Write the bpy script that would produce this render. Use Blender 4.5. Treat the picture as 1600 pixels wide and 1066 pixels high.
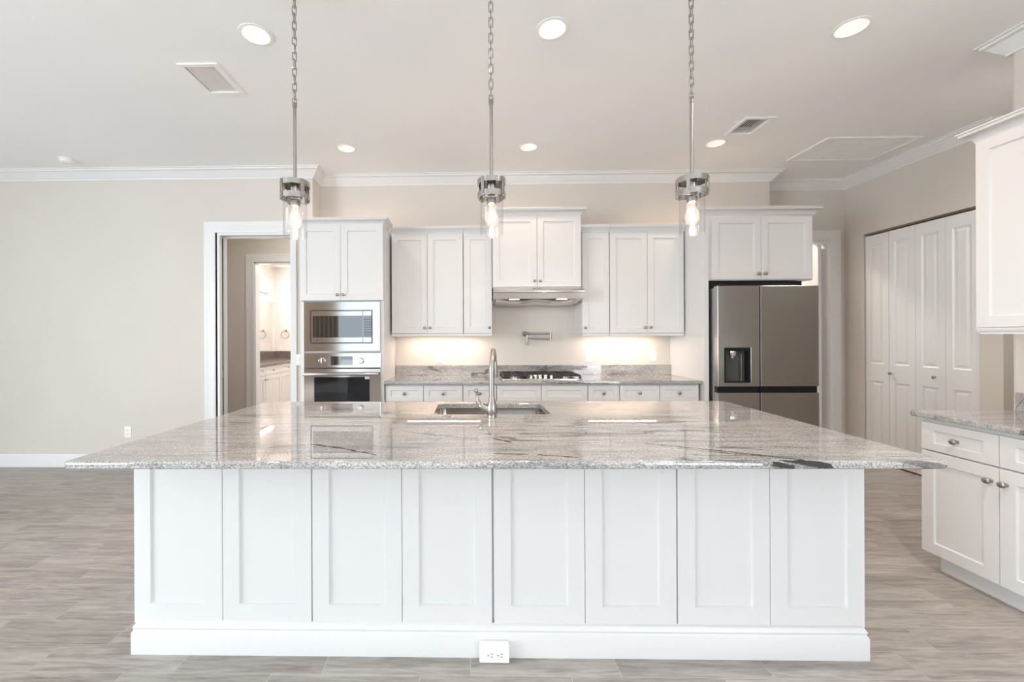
import bpy, bmesh, math, random
from mathutils import Vector, Matrix
random.seed(7)
S = bpy.context.scene
for o in list(bpy.data.objects):
    bpy.data.objects.remove(o)
COL = S.collection
R = math.radians

# ------------------------------------------------------------------ camera
cam = bpy.data.objects.new('camera', bpy.data.cameras.new('camera'))
COL.objects.link(cam)
cam.data.sensor_width = 36.0
cam.data.lens = 660.0 / 1600 * 36.0
cam.data.shift_x = (800 - 721.5) / 1600
cam.data.shift_y = -8.0 / 1600
cam.data.clip_start = 0.05
cam.matrix_world = (Matrix.Translation((0, 0, 1.355)) @ Matrix.Rotation(R(1.0), 4, 'Z')
                    @ Matrix.Rotation(R(90), 4, 'X') @ Matrix.Rotation(-0.0044, 4, 'Z'))
S.camera = cam

# ------------------------------------------------------------------ world, view, daylight
S.view_settings.view_transform = 'Standard'
S.view_settings.look = 'None'
S.view_settings.gamma = 1.0
S.view_settings.exposure = 0.25
S.view_settings.use_curve_mapping = False
W = bpy.data.worlds.new('sky')
S.world = W
W.use_nodes = True
W.node_tree.nodes['Background'].inputs[0].default_value = (0.66, 0.85, 1.0, 1)
W.node_tree.nodes['Background'].inputs[1].default_value = 0.7
S.cycles.max_bounces = 10
S.cycles.diffuse_bounces = 6
S.cycles.glossy_bounces = 5
S.cycles.transparent_max_bounces = 12
S.cycles.sample_clamp_indirect = 6.0
S.cycles.blur_glossy = 0.0


def area(name, loc, rot, sx, sy, power, col=(1, 1, 1), parent=None, spread=180):
    l = bpy.data.lights.new(name, 'AREA')
    l.shape = 'RECTANGLE'
    l.size, l.size_y, l.energy, l.color = sx, sy, power, col
    l.spread = R(spread)
    o = bpy.data.objects.new(name, l)
    COL.objects.link(o)
    o.location, o.rotation_euler = loc, rot
    if parent:
        o.parent = parent
        o.location = Vector(loc) - parent.location
    return o


DAY = (0.86, 0.94, 1.0)
WARM = (1.0, 0.80, 0.66)
# daylight entering by the glass doors behind the camera and by the windows of the left side wall
area('daylight_rear', (-1.9, -5.03, 1.35), (R(90), 0, 0), 4.2, 2.5, 32, DAY)
# lamp added at the glass doors, aimed upward to brighten the ceiling
area('daylight_terrace', (-1.9, -5.06, .45), (R(90 + 62), 0, 0), 4.2, .7, 8, (.95, .98, 1))
# high sun falling through the glass doors on the floor behind the camera
sl = bpy.data.lights.new('sun', 'SUN')
sl.energy, sl.color, sl.angle = 6.0, (1.0, .96, .90), R(.6)
so = bpy.data.objects.new('sun', sl)
COL.objects.link(so)
so.rotation_euler = (R(48), 0, R(6))
area('daylight_side', (-6.53, -1.7, 1.5), (R(90), 0, R(-90)), 4.2, 2.2, 285, DAY)
area('daylight_side_right', (3.36, -2.9, 1.5), (R(90), 0, R(90)), 3.2, 2.2, 125, DAY)  # fill light in an invented window, added to brighten the right side

# ------------------------------------------------------------------ materials
MATS = {}


def mat(name, col=(.8, .8, .8), rough=.5, metal=0.0, spec=.5, emit=None, es=0.0, coat=0.0):
    m = bpy.data.materials.new(name)
    m.use_nodes = True
    b = m.node_tree.nodes['Principled BSDF']
    b.inputs['Base Color'].default_value = (*col, 1)
    b.inputs['Roughness'].default_value = rough
    b.inputs['Metallic'].default_value = metal
    b.inputs['Specular IOR Level'].default_value = spec
    b.inputs['Coat Weight'].default_value = coat
    if emit:
        b.inputs['Emission Color'].default_value = (*emit, 1)
        b.inputs['Emission Strength'].default_value = es
    MATS[name] = m
    return m


class NT:
    def __init__(s, m):
        s.t = m.node_tree
        s.b = s.t.nodes['Principled BSDF']

    def n(s, typ, **kw):
        nd = s.t.nodes.new(typ)
        for k, v in kw.items():
            setattr(nd, k, v)
        return nd

    def l(s, a, b):
        s.t.links.new(a, b)

    def math(s, op, a, b=None, c=None):
        nd = s.n('ShaderNodeMath', operation=op)
        for i, v in enumerate((a, b, c)):
            if v is None:
                continue
            if isinstance(v, (int, float)):
                nd.inputs[i].default_value = v
            else:
                s.l(v, nd.inputs[i])
        return nd.outputs[0]

    def mapped(s, scale, rot=(0, 0, 0), loc=(0, 0, 0)):
        tc = s.n('ShaderNodeTexCoord')
        mp = s.n('ShaderNodeMapping')
        mp.inputs['Scale'].default_value = scale
        mp.inputs['Rotation'].default_value = rot
        mp.inputs['Location'].default_value = loc
        s.l(tc.outputs['Object'], mp.inputs[0])
        return mp.outputs[0]

    def noise(s, vec, scale, detail=4, rough=.55, dist=0):
        nd = s.n('ShaderNodeTexNoise')
        nd.inputs['Scale'].default_value = scale
        nd.inputs['Detail'].default_value = detail
        nd.inputs['Roughness'].default_value = rough
        nd.inputs['Distortion'].default_value = dist
        s.l(vec, nd.inputs['Vector'])
        return nd.outputs['Fac']

    def ramp(s, fac, stops):
        nd = s.n('ShaderNodeValToRGB')
        e = nd.color_ramp.elements
        while len(e) < len(stops):
            e.new(.5)
        for el, (p, c) in zip(e, stops):
            el.position = p
            el.color = (*c, 1) if len(c) == 3 else c
        s.l(fac, nd.inputs[0])
        return nd.outputs[0]

    def mix(s, fac, a, b, mode='MIX'):
        nd = s.n('ShaderNodeMix', data_type='RGBA', blend_type=mode)
        if isinstance(fac, (int, float)):
            nd.inputs[0].default_value = fac
        else:
            s.l(fac, nd.inputs[0])
        for i, v in ((6, a), (7, b)):
            if isinstance(v, tuple):
                nd.inputs[i].default_value = (*v, 1)
            else:
                s.l(v, nd.inputs[i])
        return nd.outputs[2]

    def bump(s, h, strength, dist=.002):
        nd = s.n('ShaderNodeBump')
        nd.inputs['Strength'].default_value = strength
        nd.inputs['Distance'].default_value = dist
        s.l(h, nd.inputs['Height'])
        s.l(nd.outputs[0], s.b.inputs['Normal'])


def painted(name, col, rough, scale=60, bs=.08, var=.02):
    m = mat(name, col, rough)
    t = NT(m)
    v = t.mapped((1, 1, 1))
    f = t.noise(v, 1.3, 3)
    lo = tuple(c * (1 - var) for c in col)
    hi = tuple(min(1, c * (1 + var)) for c in col)
    t.l(t.ramp(f, [(.3, lo), (.7, hi)]), t.b.inputs['Base Color'])
    t.bump(t.noise(v, scale, 5), bs)
    return m


painted('wall_paint', (.665, .622, .575), .7, 90, .10)
painted('ceiling_paint', (.895, .90, .905), .85, 70, .25, .008)
painted('trim_paint', (.78, .78, .78), .35, 40, .02, .005)
painted('cabinet_paint', (.70, .70, .70), .32, 40, .015, .004)
painted('door_paint', (.80, .80, .80), .4, 40, .02, .005)
painted('bath_wall_paint', (.80, .78, .76), .6, 60, .08)
painted('white_plastic', (.88, .88, .87), .3, 40, .01, .003)
mat('shadow_gap', (.05, .05, .05), .8)
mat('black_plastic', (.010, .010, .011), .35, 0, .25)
mat('black_glass', (.012, .014, .017), .03, 0, 1.0, coat=.3).node_tree.nodes['Principled BSDF'].inputs['IOR'].default_value = 1.9
mat('oven_glass', (.012, .014, .017), .03, 0, .45)
mat('cast_iron', (.025, .022, .022), .5)
mat('screen_grey', (.03, .035, .05), .08)
mat('mirror', (.92, .92, .92), .015, 1.0)
mat('vent_dark', (.10, .10, .10), .9)
mat('lamp_warm', (.9, .85, .8), .5, emit=(1.0, .86, .74), es=1.9)
mat('lamp_bulb', (.9, .8, .7), .5, emit=(1.0, .74, .50), es=12.0)
mat('filament', (.9, .8, .7), .5, emit=(1.0, .80, .58), es=40.0)
mat('lamp_strip', (.9, .85, .8), .5, emit=(1.0, .80, .62), es=9.0)
mat('lamp_bath', (.9, .9, .9), .5, emit=(1.0, .92, .84), es=4.0)
mat('lamp_hood', (.9, .85, .8), .5, emit=(1.0, .82, .66), es=1.2)


def brushed(name, col, rough, axis='x', var=.10):
    m = mat(name, col, rough, 1.0)
    t = NT(m)
    sc = {'x': (1.2, 160, 160), 'z': (160, 160, 1.2)}[axis]
    f = t.noise(t.mapped(sc), 4, 3)
    t.l(t.ramp(f, [(.3, tuple(c * (1 - var) for c in col)), (.7, tuple(c * (1 + var) for c in col))]), t.b.inputs['Base Color'])
    r = t.n('ShaderNodeMapRange')
    r.inputs[3].default_value = rough * .93
    r.inputs[4].default_value = rough * 1.08
    t.l(f, r.inputs[0])
    t.l(r.outputs[0], t.b.inputs['Roughness'])
    return m


brushed('stainless', (.64, .615, .585), .10, 'x', .03)
brushed('dark_stainless', (.435, .43, .42), .25, 'x', .012)
brushed('nickel', (.37, .345, .32), .30, 'z', .06)
brushed('polished_nickel', (.46, .445, .43), .18, 'z', .04)
brushed('chrome', (.8, .8, .8), .08, 'z', .02)

m = bpy.data.materials.new('clear_glass')
m.use_nodes = True
nt = m.node_tree
nt.nodes.clear()
out = nt.nodes.new('ShaderNodeOutputMaterial')
mx = nt.nodes.new('ShaderNodeMixShader')
tr = nt.nodes.new('ShaderNodeBsdfTransparent')
tr.inputs[0].default_value = (.985, .982, .98, 1)
gl = nt.nodes.new('ShaderNodeBsdfGlossy')
gl.inputs['Roughness'].default_value = .02
ge = nt.nodes.new('ShaderNodeNewGeometry')
dp = nt.nodes.new('ShaderNodeVectorMath')
dp.operation = 'DOT_PRODUCT'
nt.links.new(ge.outputs['Normal'], dp.inputs[0])
nt.links.new(ge.outputs['Incoming'], dp.inputs[1])


def mth(op, a, b):
    n = nt.nodes.new('ShaderNodeMath')
    n.operation = op
    for i, v in enumerate((a, b)):
        if isinstance(v, (int, float)):
            n.inputs[i].default_value = v
        else:
            nt.links.new(v, n.inputs[i])
    return n.outputs[0]


ab = mth('ABSOLUTE', dp.outputs['Value'], 0)
fz = mth('ADD', mth('MULTIPLY', mth('POWER', mth('SUBTRACT', 1.0, ab), 4.0), .55), .03)   # Schlick reflectance, same from both sides
nt.links.new(fz, mx.inputs[0])
nt.links.new(tr.outputs[0], mx.inputs[1])
nt.links.new(gl.outputs[0], mx.inputs[2])
nt.links.new(mx.outputs[0], out.inputs[0])
MATS['clear_glass'] = m


m = bpy.data.materials.new('bulb_glass')
m.use_nodes = True
nt = m.node_tree
nt.nodes.clear()
out = nt.nodes.new('ShaderNodeOutputMaterial')
mx = nt.nodes.new('ShaderNodeMixShader')
mx.inputs[0].default_value = .45
tr = nt.nodes.new('ShaderNodeBsdfTransparent')
em = nt.nodes.new('ShaderNodeEmission')
em.inputs[0].default_value = (1.0, .80, .62, 1)
em.inputs[1].default_value = 1.1
nt.links.new(tr.outputs[0], mx.inputs[1])
nt.links.new(em.outputs[0], mx.inputs[2])
nt.links.new(mx.outputs[0], out.inputs[0])
MATS['bulb_glass'] = m


def granite(name, veins):
    m = mat(name, (.5, .5, .5), .012, 0, .5)
    t = NT(m)
    t.b.inputs['IOR'].default_value = 1.8
    v = t.mapped((1, 2.2, 1.3), (0, 0, R(4)))
    vl = t.mapped((.55, 5.5, 2.0), (0, 0, R(7)))
    iso = t.mapped((1, 1, 1))
    base = t.ramp(t.noise(v, 140, 6, .66), [(.33, (.075, .085, .095)), (.42, (.20, .212, .22)), (.52, (.435, .43, .418)), (.66, (.66, .655, .64))])
    clump = t.ramp(t.noise(vl, 4.5, 6, .62, .5), [(.36, (.70, .71, .73)), (.60, (1, .995, .99))])
    c = t.mix(1.0, base, clump, 'MULTIPLY')
    # beige bands running along the slab
    band = t.ramp(t.noise(vl, 1.8, 5, .6, .8), [(.40, (0, 0, 0)), (.66, (1, 1, 1))])
    c = t.mix(t.math('MULTIPLY', band, .40), c, t.mix(.6, c, (.52, .45, .39)))
    # thin dark veins along the slab
    ridge = t.math('ABSOLUTE', t.math('SUBTRACT', t.noise(vl, 1.15, 6, .55, 1.2), .5))
    gate = t.ramp(t.noise(iso, 1.7, 3), [(.47, (0, 0, 0)), (.60, (1, 1, 1))])
    vein = t.ramp(ridge, [(.0, (1, 1, 1)), (.010, (.85, .85, .85)), (.022, (0, 0, 0))])
    vf = t.math('MULTIPLY', t.math('MULTIPLY', vein, gate), .8)
    c = t.mix(vf, c, (.035, .03, .035))
    fine = t.math('ABSOLUTE', t.math('SUBTRACT', t.noise(vl, 3.1, 7, .6, .9), .5))
    fv = t.math('MULTIPLY', t.ramp(fine, [(.0, (1, 1, 1)), (.012, (0, 0, 0))]), .40)
    c = t.mix(fv, c, (.10, .085, .08))
    # individual black veins: (x0, y0, z0, x1, y1, z1, half width)
    tc = t.n('ShaderNodeTexCoord')
    for a in veins:
        A, Bv, w = Vector(a[0:3]), Vector(a[3:6]), a[6]
        d = (Bv - A)
        L2 = d.length_squared
        dn = t.n('ShaderNodeTexNoise')
        dn.inputs['Scale'].default_value = 24
        dn.inputs['Detail'].default_value = 8
        dn.inputs['Roughness'].default_value = .72
        t.l(tc.outputs['Object'], dn.inputs['Vector'])
        off = t.n('ShaderNodeVectorMath', operation='MULTIPLY_ADD')
        t.l(dn.outputs['Color'], off.inputs[0])
        off.inputs[1].default_value = (.045, .042, .018)
        t.l(tc.outputs['Object'], off.inputs[2])
        pa = t.n('ShaderNodeVectorMath', operation='SUBTRACT')
        t.l(off.outputs[0], pa.inputs[0])
        pa.inputs[1].default_value = A + Vector((.0225, .021, .009))
        dt = t.n('ShaderNodeVectorMath', operation='DOT_PRODUCT')
        t.l(pa.outputs[0], dt.inputs[0])
        dt.inputs[1].default_value = d / L2
        h = t.math('MINIMUM', t.math('MAXIMUM', dt.outputs['Value'], 0), 1)
        sc = t.n('ShaderNodeVectorMath', operation='SCALE')
        sc.inputs[0].default_value = d
        t.l(h, sc.inputs['Scale'])
        df = t.n('ShaderNodeVectorMath', operation='DISTANCE')
        t.l(pa.outputs[0], df.inputs[0])
        t.l(sc.outputs[0], df.inputs[1])
        f = t.ramp(t.math('DIVIDE', df.outputs['Value'], w), [(.75, (1, 1, 1)), (1.0, (0, 0, 0))])
        c = t.mix(t.math('MULTIPLY', f, .97), c, (.004, .004, .006))
    t.l(c, t.b.inputs['Base Color'])
    return m


# wood-look planks, 0.15 x 0.60 m, each row shifted by a third
m = mat('plank_floor', (.4, .36, .33), .38, 0, .4)
t = NT(m)
tc = t.n('ShaderNodeTexCoord')
sx = t.n('ShaderNodeSeparateXYZ')
t.l(tc.outputs['Object'], sx.inputs[0])
row = t.math('FLOOR', t.math('DIVIDE', t.math('SUBTRACT', sx.outputs[1], 1.684), .15))
ry = t.math('FRACT', t.math('DIVIDE', t.math('SUBTRACT', sx.outputs[1], 1.684), .15))
xs = t.math('DIVIDE', t.math('SUBTRACT', sx.outputs[0], t.math('MULTIPLY', row, .2)), .6)
colm = t.math('FLOOR', xs)
rx = t.math('FRACT', xs)
wn = t.n('ShaderNodeTexWhiteNoise', noise_dimensions='2D')
cb = t.n('ShaderNodeCombineXYZ')
t.l(row, cb.inputs[0])
t.l(colm, cb.inputs[1])
t.l(cb.outputs[0], wn.inputs['Vector'])
cv = t.n('ShaderNodeCombineXYZ')
t.l(t.math('ADD', t.math('MULTIPLY', sx.outputs[0], 1.1), t.math('MULTIPLY', wn.outputs['Value'], 31)), cv.inputs[0])
t.l(t.math('MULTIPLY', sx.outputs[1], 11.0), cv.inputs[1])
t.l(wn.outputs['Value'], cv.inputs[2])
g1 = t.noise(cv.outputs[0], 2.0, 6, .62, 1.1)
g2 = t.noise(cv.outputs[0], 9.0, 5, .65, .4)
c = t.ramp(g1, [(.26, (.115, .100, .087)), (.41, (.245, .221, .200)), (.56, (.375, .348, .322)), (.74, (.475, .449, .421))])
c = t.mix(.35, c, t.ramp(g2, [(.35, (.22, .20, .185)), (.65, (.49, .465, .44))]))
tone = t.ramp(wn.outputs['Value'], [(0, (.88, .86, .84)), (.5, (1, .985, .97)), (1, (1.06, 1.05, 1.04))])
c = t.mix(1.0, c, tone, 'MULTIPLY')
ex = t.math('MULTIPLY', t.math('MINIMUM', rx, t.math('SUBTRACT', 1, rx)), .6)
ey = t.math('MULTIPLY', t.math('MINIMUM', ry, t.math('SUBTRACT', 1, ry)), .15)
ed = t.math('LESS_THAN', t.math('MINIMUM', ex, ey), .0011)
c = t.mix(t.math('MULTIPLY', ed, .75), c, (.50, .48, .46))
t.l(c, t.b.inputs['Base Color'])
t.bump(t.math('SUBTRACT', g2, t.math('MULTIPLY', ed, .6)), .12, .003)


# ------------------------------------------------------------------ mesh builder
class MB:
    def __init__(s, M=None):
        s.bm = bmesh.new()
        s.M = M or Matrix.Identity(4)

    def v(s, p):
        return s.bm.verts.new(s.M @ Vector(p))

    def face(s, vs):
        try:
            return s.bm.faces.new(vs)
        except ValueError:
            return None

    def box(s, x0, x1, y0, y1, z0, z1, bev=0.0, seg=2):
        b = bmesh.new()
        q = [b.verts.new((x, y, z)) for z in (z0, z1) for y in (y0, y1) for x in (x0, x1)]
        for f in ((0, 2, 3, 1), (4, 5, 7, 6), (0, 1, 5, 4), (2, 6, 7, 3), (0, 4, 6, 2), (1, 3, 7, 5)):
            b.faces.new([q[i] for i in f])
        if bev:
            bmesh.ops.bevel(b, geom=list(b.edges), offset=bev, segments=seg, affect='EDGES', profile=.5)
        s.merge(b)
        return s

    def merge(s, b, M=None):
        M = s.M @ M if M else s.M
        mp = {}
        for vv in b.verts:
            mp[vv] = s.bm.verts.new(M @ vv.co)
        for f in b.faces:
            s.face([mp[q] for q in f.verts])
        b.free()

    def loops(s, loops, close=True, cap0=True, cap1=True):
        L = [[s.v(p) for p in lp] for lp in loops]
        n = len(L[0])
        for a, b in zip(L, L[1:]):
            for i in range(n if close else n - 1):
                s.face([a[i], a[(i + 1) % n], b[(i + 1) % n], b[i]])
        if cap0:
            s.face(list(reversed(L[0])))
        if cap1:
            s.face(L[-1])
        return L

    def lathe(s, prof, o, axis=(0, 0, 1), seg=24, cap0=True, cap1=True, sx=1.0):
        a = Vector(axis).normalized()
        u = a.orthogonal().normalized() if abs(a.z) > .9 else Vector((0, 0, 1)).cross(a).normalized()
        w = a.cross(u)
        o = Vector(o)
        s.loops([[o + a * h + (u * math.cos(2 * math.pi * i / seg) * sx + w * math.sin(2 * math.pi * i / seg)) * r for i in range(seg)]
                 for r, h in prof], True, cap0, cap1)
        return s

    def cyl(s, p0, p1, r, seg=16, r1=None):
        p0, p1 = Vector(p0), Vector(p1)
        s.lathe([(r, 0), (r if r1 is None else r1, (p1 - p0).length)], p0, p1 - p0, seg)
        return s

    def tube(s, pts, r, seg=12, closed=False):
        pts = [Vector(p) for p in pts]
        n = len(pts)
        rs = r if isinstance(r, (list, tuple)) else [r] * n
        loops = []
        up = None
        for i, p in enumerate(pts):
            if closed:
                tg = (pts[(i + 1) % n] - pts[i - 1]).normalized()
            else:
                tg = (pts[min(i + 1, n - 1)] - pts[max(i - 1, 0)]).normalized()
            if up is None:
                up = tg.orthogonal().normalized()
            up = (up - tg * up.dot(tg)).normalized()
            w = tg.cross(up)
            loops.append([p + (up * math.cos(2 * math.pi * k / seg) + w * math.sin(2 * math.pi * k / seg)) * rs[i] for k in range(seg)])
        if closed:
            loops.append(loops[0])
        s.loops(loops, True, not closed, not closed)
        return s

    def sweep(s, path, prof, M=None, cap=True):
        """prof: (offset to the right of travel, height) swept along an XY path with mitred corners"""
        path = [Vector((p[0], p[1])) for p in path]
        rows = []
        for i, p in enumerate(path):
            ds = []
            if i > 0:
                ds.append((p - path[i - 1]).normalized())
            if i < len(path) - 1:
                ds.append((path[i + 1] - p).normalized())
            ns = [Vector((d.y, -d.x)) for d in ds]
            nn = ns[0] if len(ns) == 1 else (ns[0] + ns[1]) / (1 + ns[0].dot(ns[1]))
            rows.append([Vector((p.x + nn.x * o, p.y + nn.y * o, z)) for o, z in prof])
        if M:
            rows = [[M @ q for q in r_] for r_ in rows]
        s.loops(rows, True, cap, cap)
        return s

    def panel(s, x0, x1, z0, z1, yf, th, cells, loops, fill=True):
        """a leaf facing -y; every cell (x0,x1,z0,z1) gets concentric loops (inset, depth)"""
        e = .0015
        xs = sorted({x0 + e, x1 - e} | {c[0] for c in cells} | {c[1] for c in cells})
        zs = sorted({z0 + e, z1 - e} | {c[2] for c in cells} | {c[3] for c in cells})
        g = {(i, j): s.v((x, yf, z)) for i, x in enumerate(xs) for j, z in enumerate(zs)}
        for i in range(len(xs) - 1):
            for j in range(len(zs) - 1):
                q = [g[i, j], g[i + 1, j], g[i + 1, j + 1], g[i, j + 1]]
                cx_, cz_ = (xs[i] + xs[i + 1]) / 2, (zs[j] + zs[j + 1]) / 2
                hit = [c for c in cells if c[0] < cx_ < c[1] and c[2] < cz_ < c[3]]
                if not hit:
                    s.face(q)
                    continue
                a0, a1, b0, b1 = hit[0]
                prev = q
                for ins, dep in loops:
                    nx = [s.v((x, yf + dep, z)) for x, z in ((a0 + ins, b0 + ins), (a1 - ins, b0 + ins), (a1 - ins, b1 - ins), (a0 + ins, b1 - ins))]
                    for k in range(4):
                        s.face([prev[k], prev[(k + 1) % 4], nx[(k + 1) % 4], nx[k]])
                    prev = nx
                if fill:
                    s.face(prev)
        nx_, nz_ = len(xs), len(zs)
        ring = [g[i, 0] for i in range(nx_)] + [g[nx_ - 1, j] for j in range(1, nz_)] + \
               [g[i, nz_ - 1] for i in range(nx_ - 2, -1, -1)] + [g[0, j] for j in range(nz_ - 2, 0, -1)]
        cl = lambda q, a, b, c, d: (a if abs(q - b) < 1e-6 else (c if abs(q - d) < 1e-6 else q))
        co = [s.M.inverted() @ q.co for q in ring]
        r1 = [s.v((cl(p.x, x0, x0 + e, x1, x1 - e), yf + e, cl(p.z, z0, z0 + e, z1, z1 - e))) for p in co]
        r2 = [s.v((cl(p.x, x0, x0 + e, x1, x1 - e), yf + th, cl(p.z, z0, z0 + e, z1, z1 - e))) for p in co]
        n = len(ring)
        for A, B in ((ring, r1), (r1, r2)):
            for k in range(n):
                s.face([A[(k + 1) % n], A[k], B[k], B[(k + 1) % n]])
        if fill:
            s.face(list(reversed(r2)))
        return s

    def slab(s, outline, z0, z1, rnd=.008, holes=()):
        """a worktop: outline counter-clockwise, eased edges, optional holes"""
        def inset(o, d):
            n = len(o)
            res = []
            for i in range(n):
                a, b, c = Vector(o[i - 1]), Vector(o[i]), Vector(o[(i + 1) % n])
                d1, d2 = (b - a).normalized(), (c - b).normalized()
                n1, n2 = Vector((-d1.y, d1.x)), Vector((-d2.y, d2.x))
                res.append(b + (n1 + n2) / (1 + n1.dot(n2)) * d)
            return res
        steps = [(rnd * .5, z0), (0, z0 + rnd * .5), (0, z1 - rnd), (rnd * .13, z1 - rnd * .5), (rnd * .5, z1 - rnd * .13), (rnd, z1)]
        lo = [[(p.x, p.y, z) for p in inset(outline, d)] for d, z in steps]
        L = s.loops(lo, True, False, False)
        hl = []
        for h in holes:
            h = list(h)
            hs = [[(p.x, p.y, z) for p in inset(h, -d)] for d, z in ((.002, z1), (0, z1 - .002), (0, z0))]
            hl.append(s.loops(hs, True, False, False))
        for k, which in ((-1, 0), (0, -1)):
            edges = []
            for lp in [L[k]] + [q[which] for q in hl]:
                for i in range(len(lp)):
                    e = s.bm.edges.get((lp[i], lp[(i + 1) % len(lp)]))
                    edges.append(e)
            bmesh.ops.triangle_fill(s.bm, use_beauty=True, use_dissolve=False, edges=edges)
        return s

    def build(s, name, material, parent=None, smooth=None, **tags):
        me = bpy.data.meshes.new(name)
        bmesh.ops.recalc_face_normals(s.bm, faces=list(s.bm.faces))
        off = Vector((0, 0, 0))
        p = parent
        while p is not None:
            off += p.location
            p = p.parent
        loc = Vector((0, 0, 0))
        if parent is None and tags.pop('centre', False):
            cs = [q.co for q in s.bm.verts]
            loc = Vector(((min(c.x for c in cs) + max(c.x for c in cs)) / 2, (min(c.y for c in cs) + max(c.y for c in cs)) / 2, min(c.z for c in cs)))
            off = loc
        else:
            tags.pop('centre', None)
        bmesh.ops.translate(s.bm, verts=list(s.bm.verts), vec=-off)
        s.bm.to_mesh(me)
        s.bm.free()
        me.materials.append(MATS[material])
        if smooth is not None:
            me.shade_smooth()
            try:
                me.set_sharp_from_angle(angle=R(smooth))
            except Exception:
                pass
            for p_ in me.polygons:            # level faces stay truly flat
                if abs(p_.normal.z) > .9995:
                    p_.use_smooth = False
        o = bpy.data.objects.new(name, me)
        COL.objects.link(o)
        o.location = loc
        if parent is not None:
            o.parent = parent
        for k, val in tags.items():
            o[k] = val
        return o


def thing(name, label, cat, loc, group=None, kind=None):
    o = bpy.data.objects.new(name, None)
    o.empty_display_size = .1
    COL.objects.link(o)
    o.location = loc
    o['label'], o['category'] = label, cat
    if group:
        o['group'] = group
    if kind:
        o['kind'] = kind
    return o


def dup(root, loc, label=None):
    def cp(o, parent):
        c_ = o.copy()
        COL.objects.link(c_)
        c_.parent = parent
        for ch in list(o.children):
            cp(ch, c_)
        return c_
    r_ = cp(root, None)
    r_.location = loc
    if label:
        r_['label'] = label
    return r_


def struct(name, mb, material, label, smooth=None, cat=None):
    kw = {'kind': 'structure', 'label': label, 'category': cat or name.split('_')[0]}
    return mb.build(name, material, None, smooth, **kw)


def arc(cx, cy, r, a0, a1, n):
    return [(cx + r * math.cos(R(a0 + (a1 - a0) * i / n)), cy + r * math.sin(R(a0 + (a1 - a0) * i / n))) for i in range(n + 1)]


def rrect(x0, x1, y0, y1, r, n=5):
    return arc(x1 - r, y0 + r, r, -90, 0, n) + arc(x1 - r, y1 - r, r, 0, 90, n) + arc(x0 + r, y1 - r, r, 90, 180, n) + arc(x0 + r, y0 + r, r, 180, 270, n)


# ------------------------------------------------------------------ the room
CZ = 3.10                      # ceiling height
YB, YL, YA = 4.60, 4.36, 4.89  # back wall, left wall, wall of the alcove beside the refrigerator
XJ, XE, XP, XR = -1.62, 3.235, 4.28, 3.20

MB().box(-6.7, 5.6, -5.2, 8.7, -.1, 0).build('floor', 'plank_floor', None, kind='structure', label='grey-brown wood-look plank floor running through the kitchen', category='floor')

LIGHTS = [(-1.222, 2.416), (.480, 2.411), (2.181, 2.440), (-1.130, 3.893), (.557, 3.912), (2.248, 3.880)]
FILL_LIGHTS = [(-1.9, .75), (.20, .60), (1.75, 1.00), (3.95, 2.78)]  # unseen lamps added as fill light
FILL_W = [30, 35, 110, 45]
VENTS = [(-1.858, -1.598, 2.656, 3.000), (2.225, 2.468, 3.422, 3.724)]
HATCH = (3.180, 4.005, 3.787, 4.284)


def circle(x, y, r, n=32):
    return [(x + r * math.cos(2 * math.pi * i / n), y + r * math.sin(2 * math.pi * i / n)) for i in range(n)]


ce = MB()
hol = [circle(x, y, .078) for x, y in LIGHTS + FILL_LIGHTS] + [[(a + .028, c_ + .028), (b - .028, c_ + .028), (b - .028, d - .028), (a + .028, d - .028)] for a, b, c_, d in VENTS]
ce.slab([(-6.7, -5.2), (5.6, -5.2), (5.6, 6.75), (-6.7, 6.75)], CZ, CZ + .12, .002, hol)
struct('ceiling', ce, 'ceiling_paint', 'off-white textured ceiling with recessed lights')

D1 = (-2.625, -1.825, 2.450)   # rough opening of the left doorway
w = MB()
w.box(-6.7, D1[0], YL, YL + .14, 0, CZ)
w.box(D1[1], XJ, YL, YL + .14, 0, CZ)
w.box(D1[0], D1[1], YL, YL + .14, D1[2], CZ)
w.box(XJ - .12, XJ, YL + .14, YB + .12, 0, CZ)
struct('wall_left', w, 'wall_paint', 'wide plain greige wall left of the kitchen with a doorway')
w = MB()
w.box(XJ, XE, YB, YB + .12, 0, CZ)
w.box(XE - .12, XE, YB + .12, YA, 0, CZ)
struct('wall_back', w, 'wall_paint', 'greige back wall behind the white wall cabinets and cooktop')
D2 = (3.30, 4.130, 2.440)
w = MB()
w.box(XE - .12, D2[0], YA, YA + .12, 0, CZ)
w.box(D2[1], XP + .1, YA, YA + .12, 0, CZ)
w.box(D2[0], D2[1], YA, YA + .12, D2[2], CZ)
struct('wall_alcove', w, 'wall_paint', 'greige wall with a cased door beside the refrigerator')
B0, B1, BZ = 3.62, 4.655, 2.435   # bifold closet opening
w = MB()
w.box(XP, XP + .12, B1, YA, 0, CZ)
w.box(XP, XP + .12, 3.46, B0, 0, CZ)
w.box(XP, XP + .12, B0, B1, BZ, CZ)
struct('wall_pantry', w, 'wall_paint', 'greige wall holding the white bifold closet doors')
w = MB()
w.box(XP + .7, XP + .8, 2.2, YA + .12, 0, CZ)
w.box(XP + .12, XP + .7, YA, YA + .12, 0, CZ)
struct('wall_passage', w, 'wall_paint', 'dim wall deep in the closet and passage on the right')
w = MB()
w.box(XR, XR + .14, -5.2, -4.6, 0, CZ)
w.box(XR, XR + .14, -4.6, -1.2, 2.6, CZ)  # opening made for the added fill light
w.box(XR, XR + .14, -4.6, -1.2, 0, .4)
w.slab([(XR, -1.2), (5.2, -1.2), (5.2, 2.55), (XR + .02, 2.55), (XR + .006, 2.544), (XR, 2.53)], 0, CZ, .001)
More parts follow.
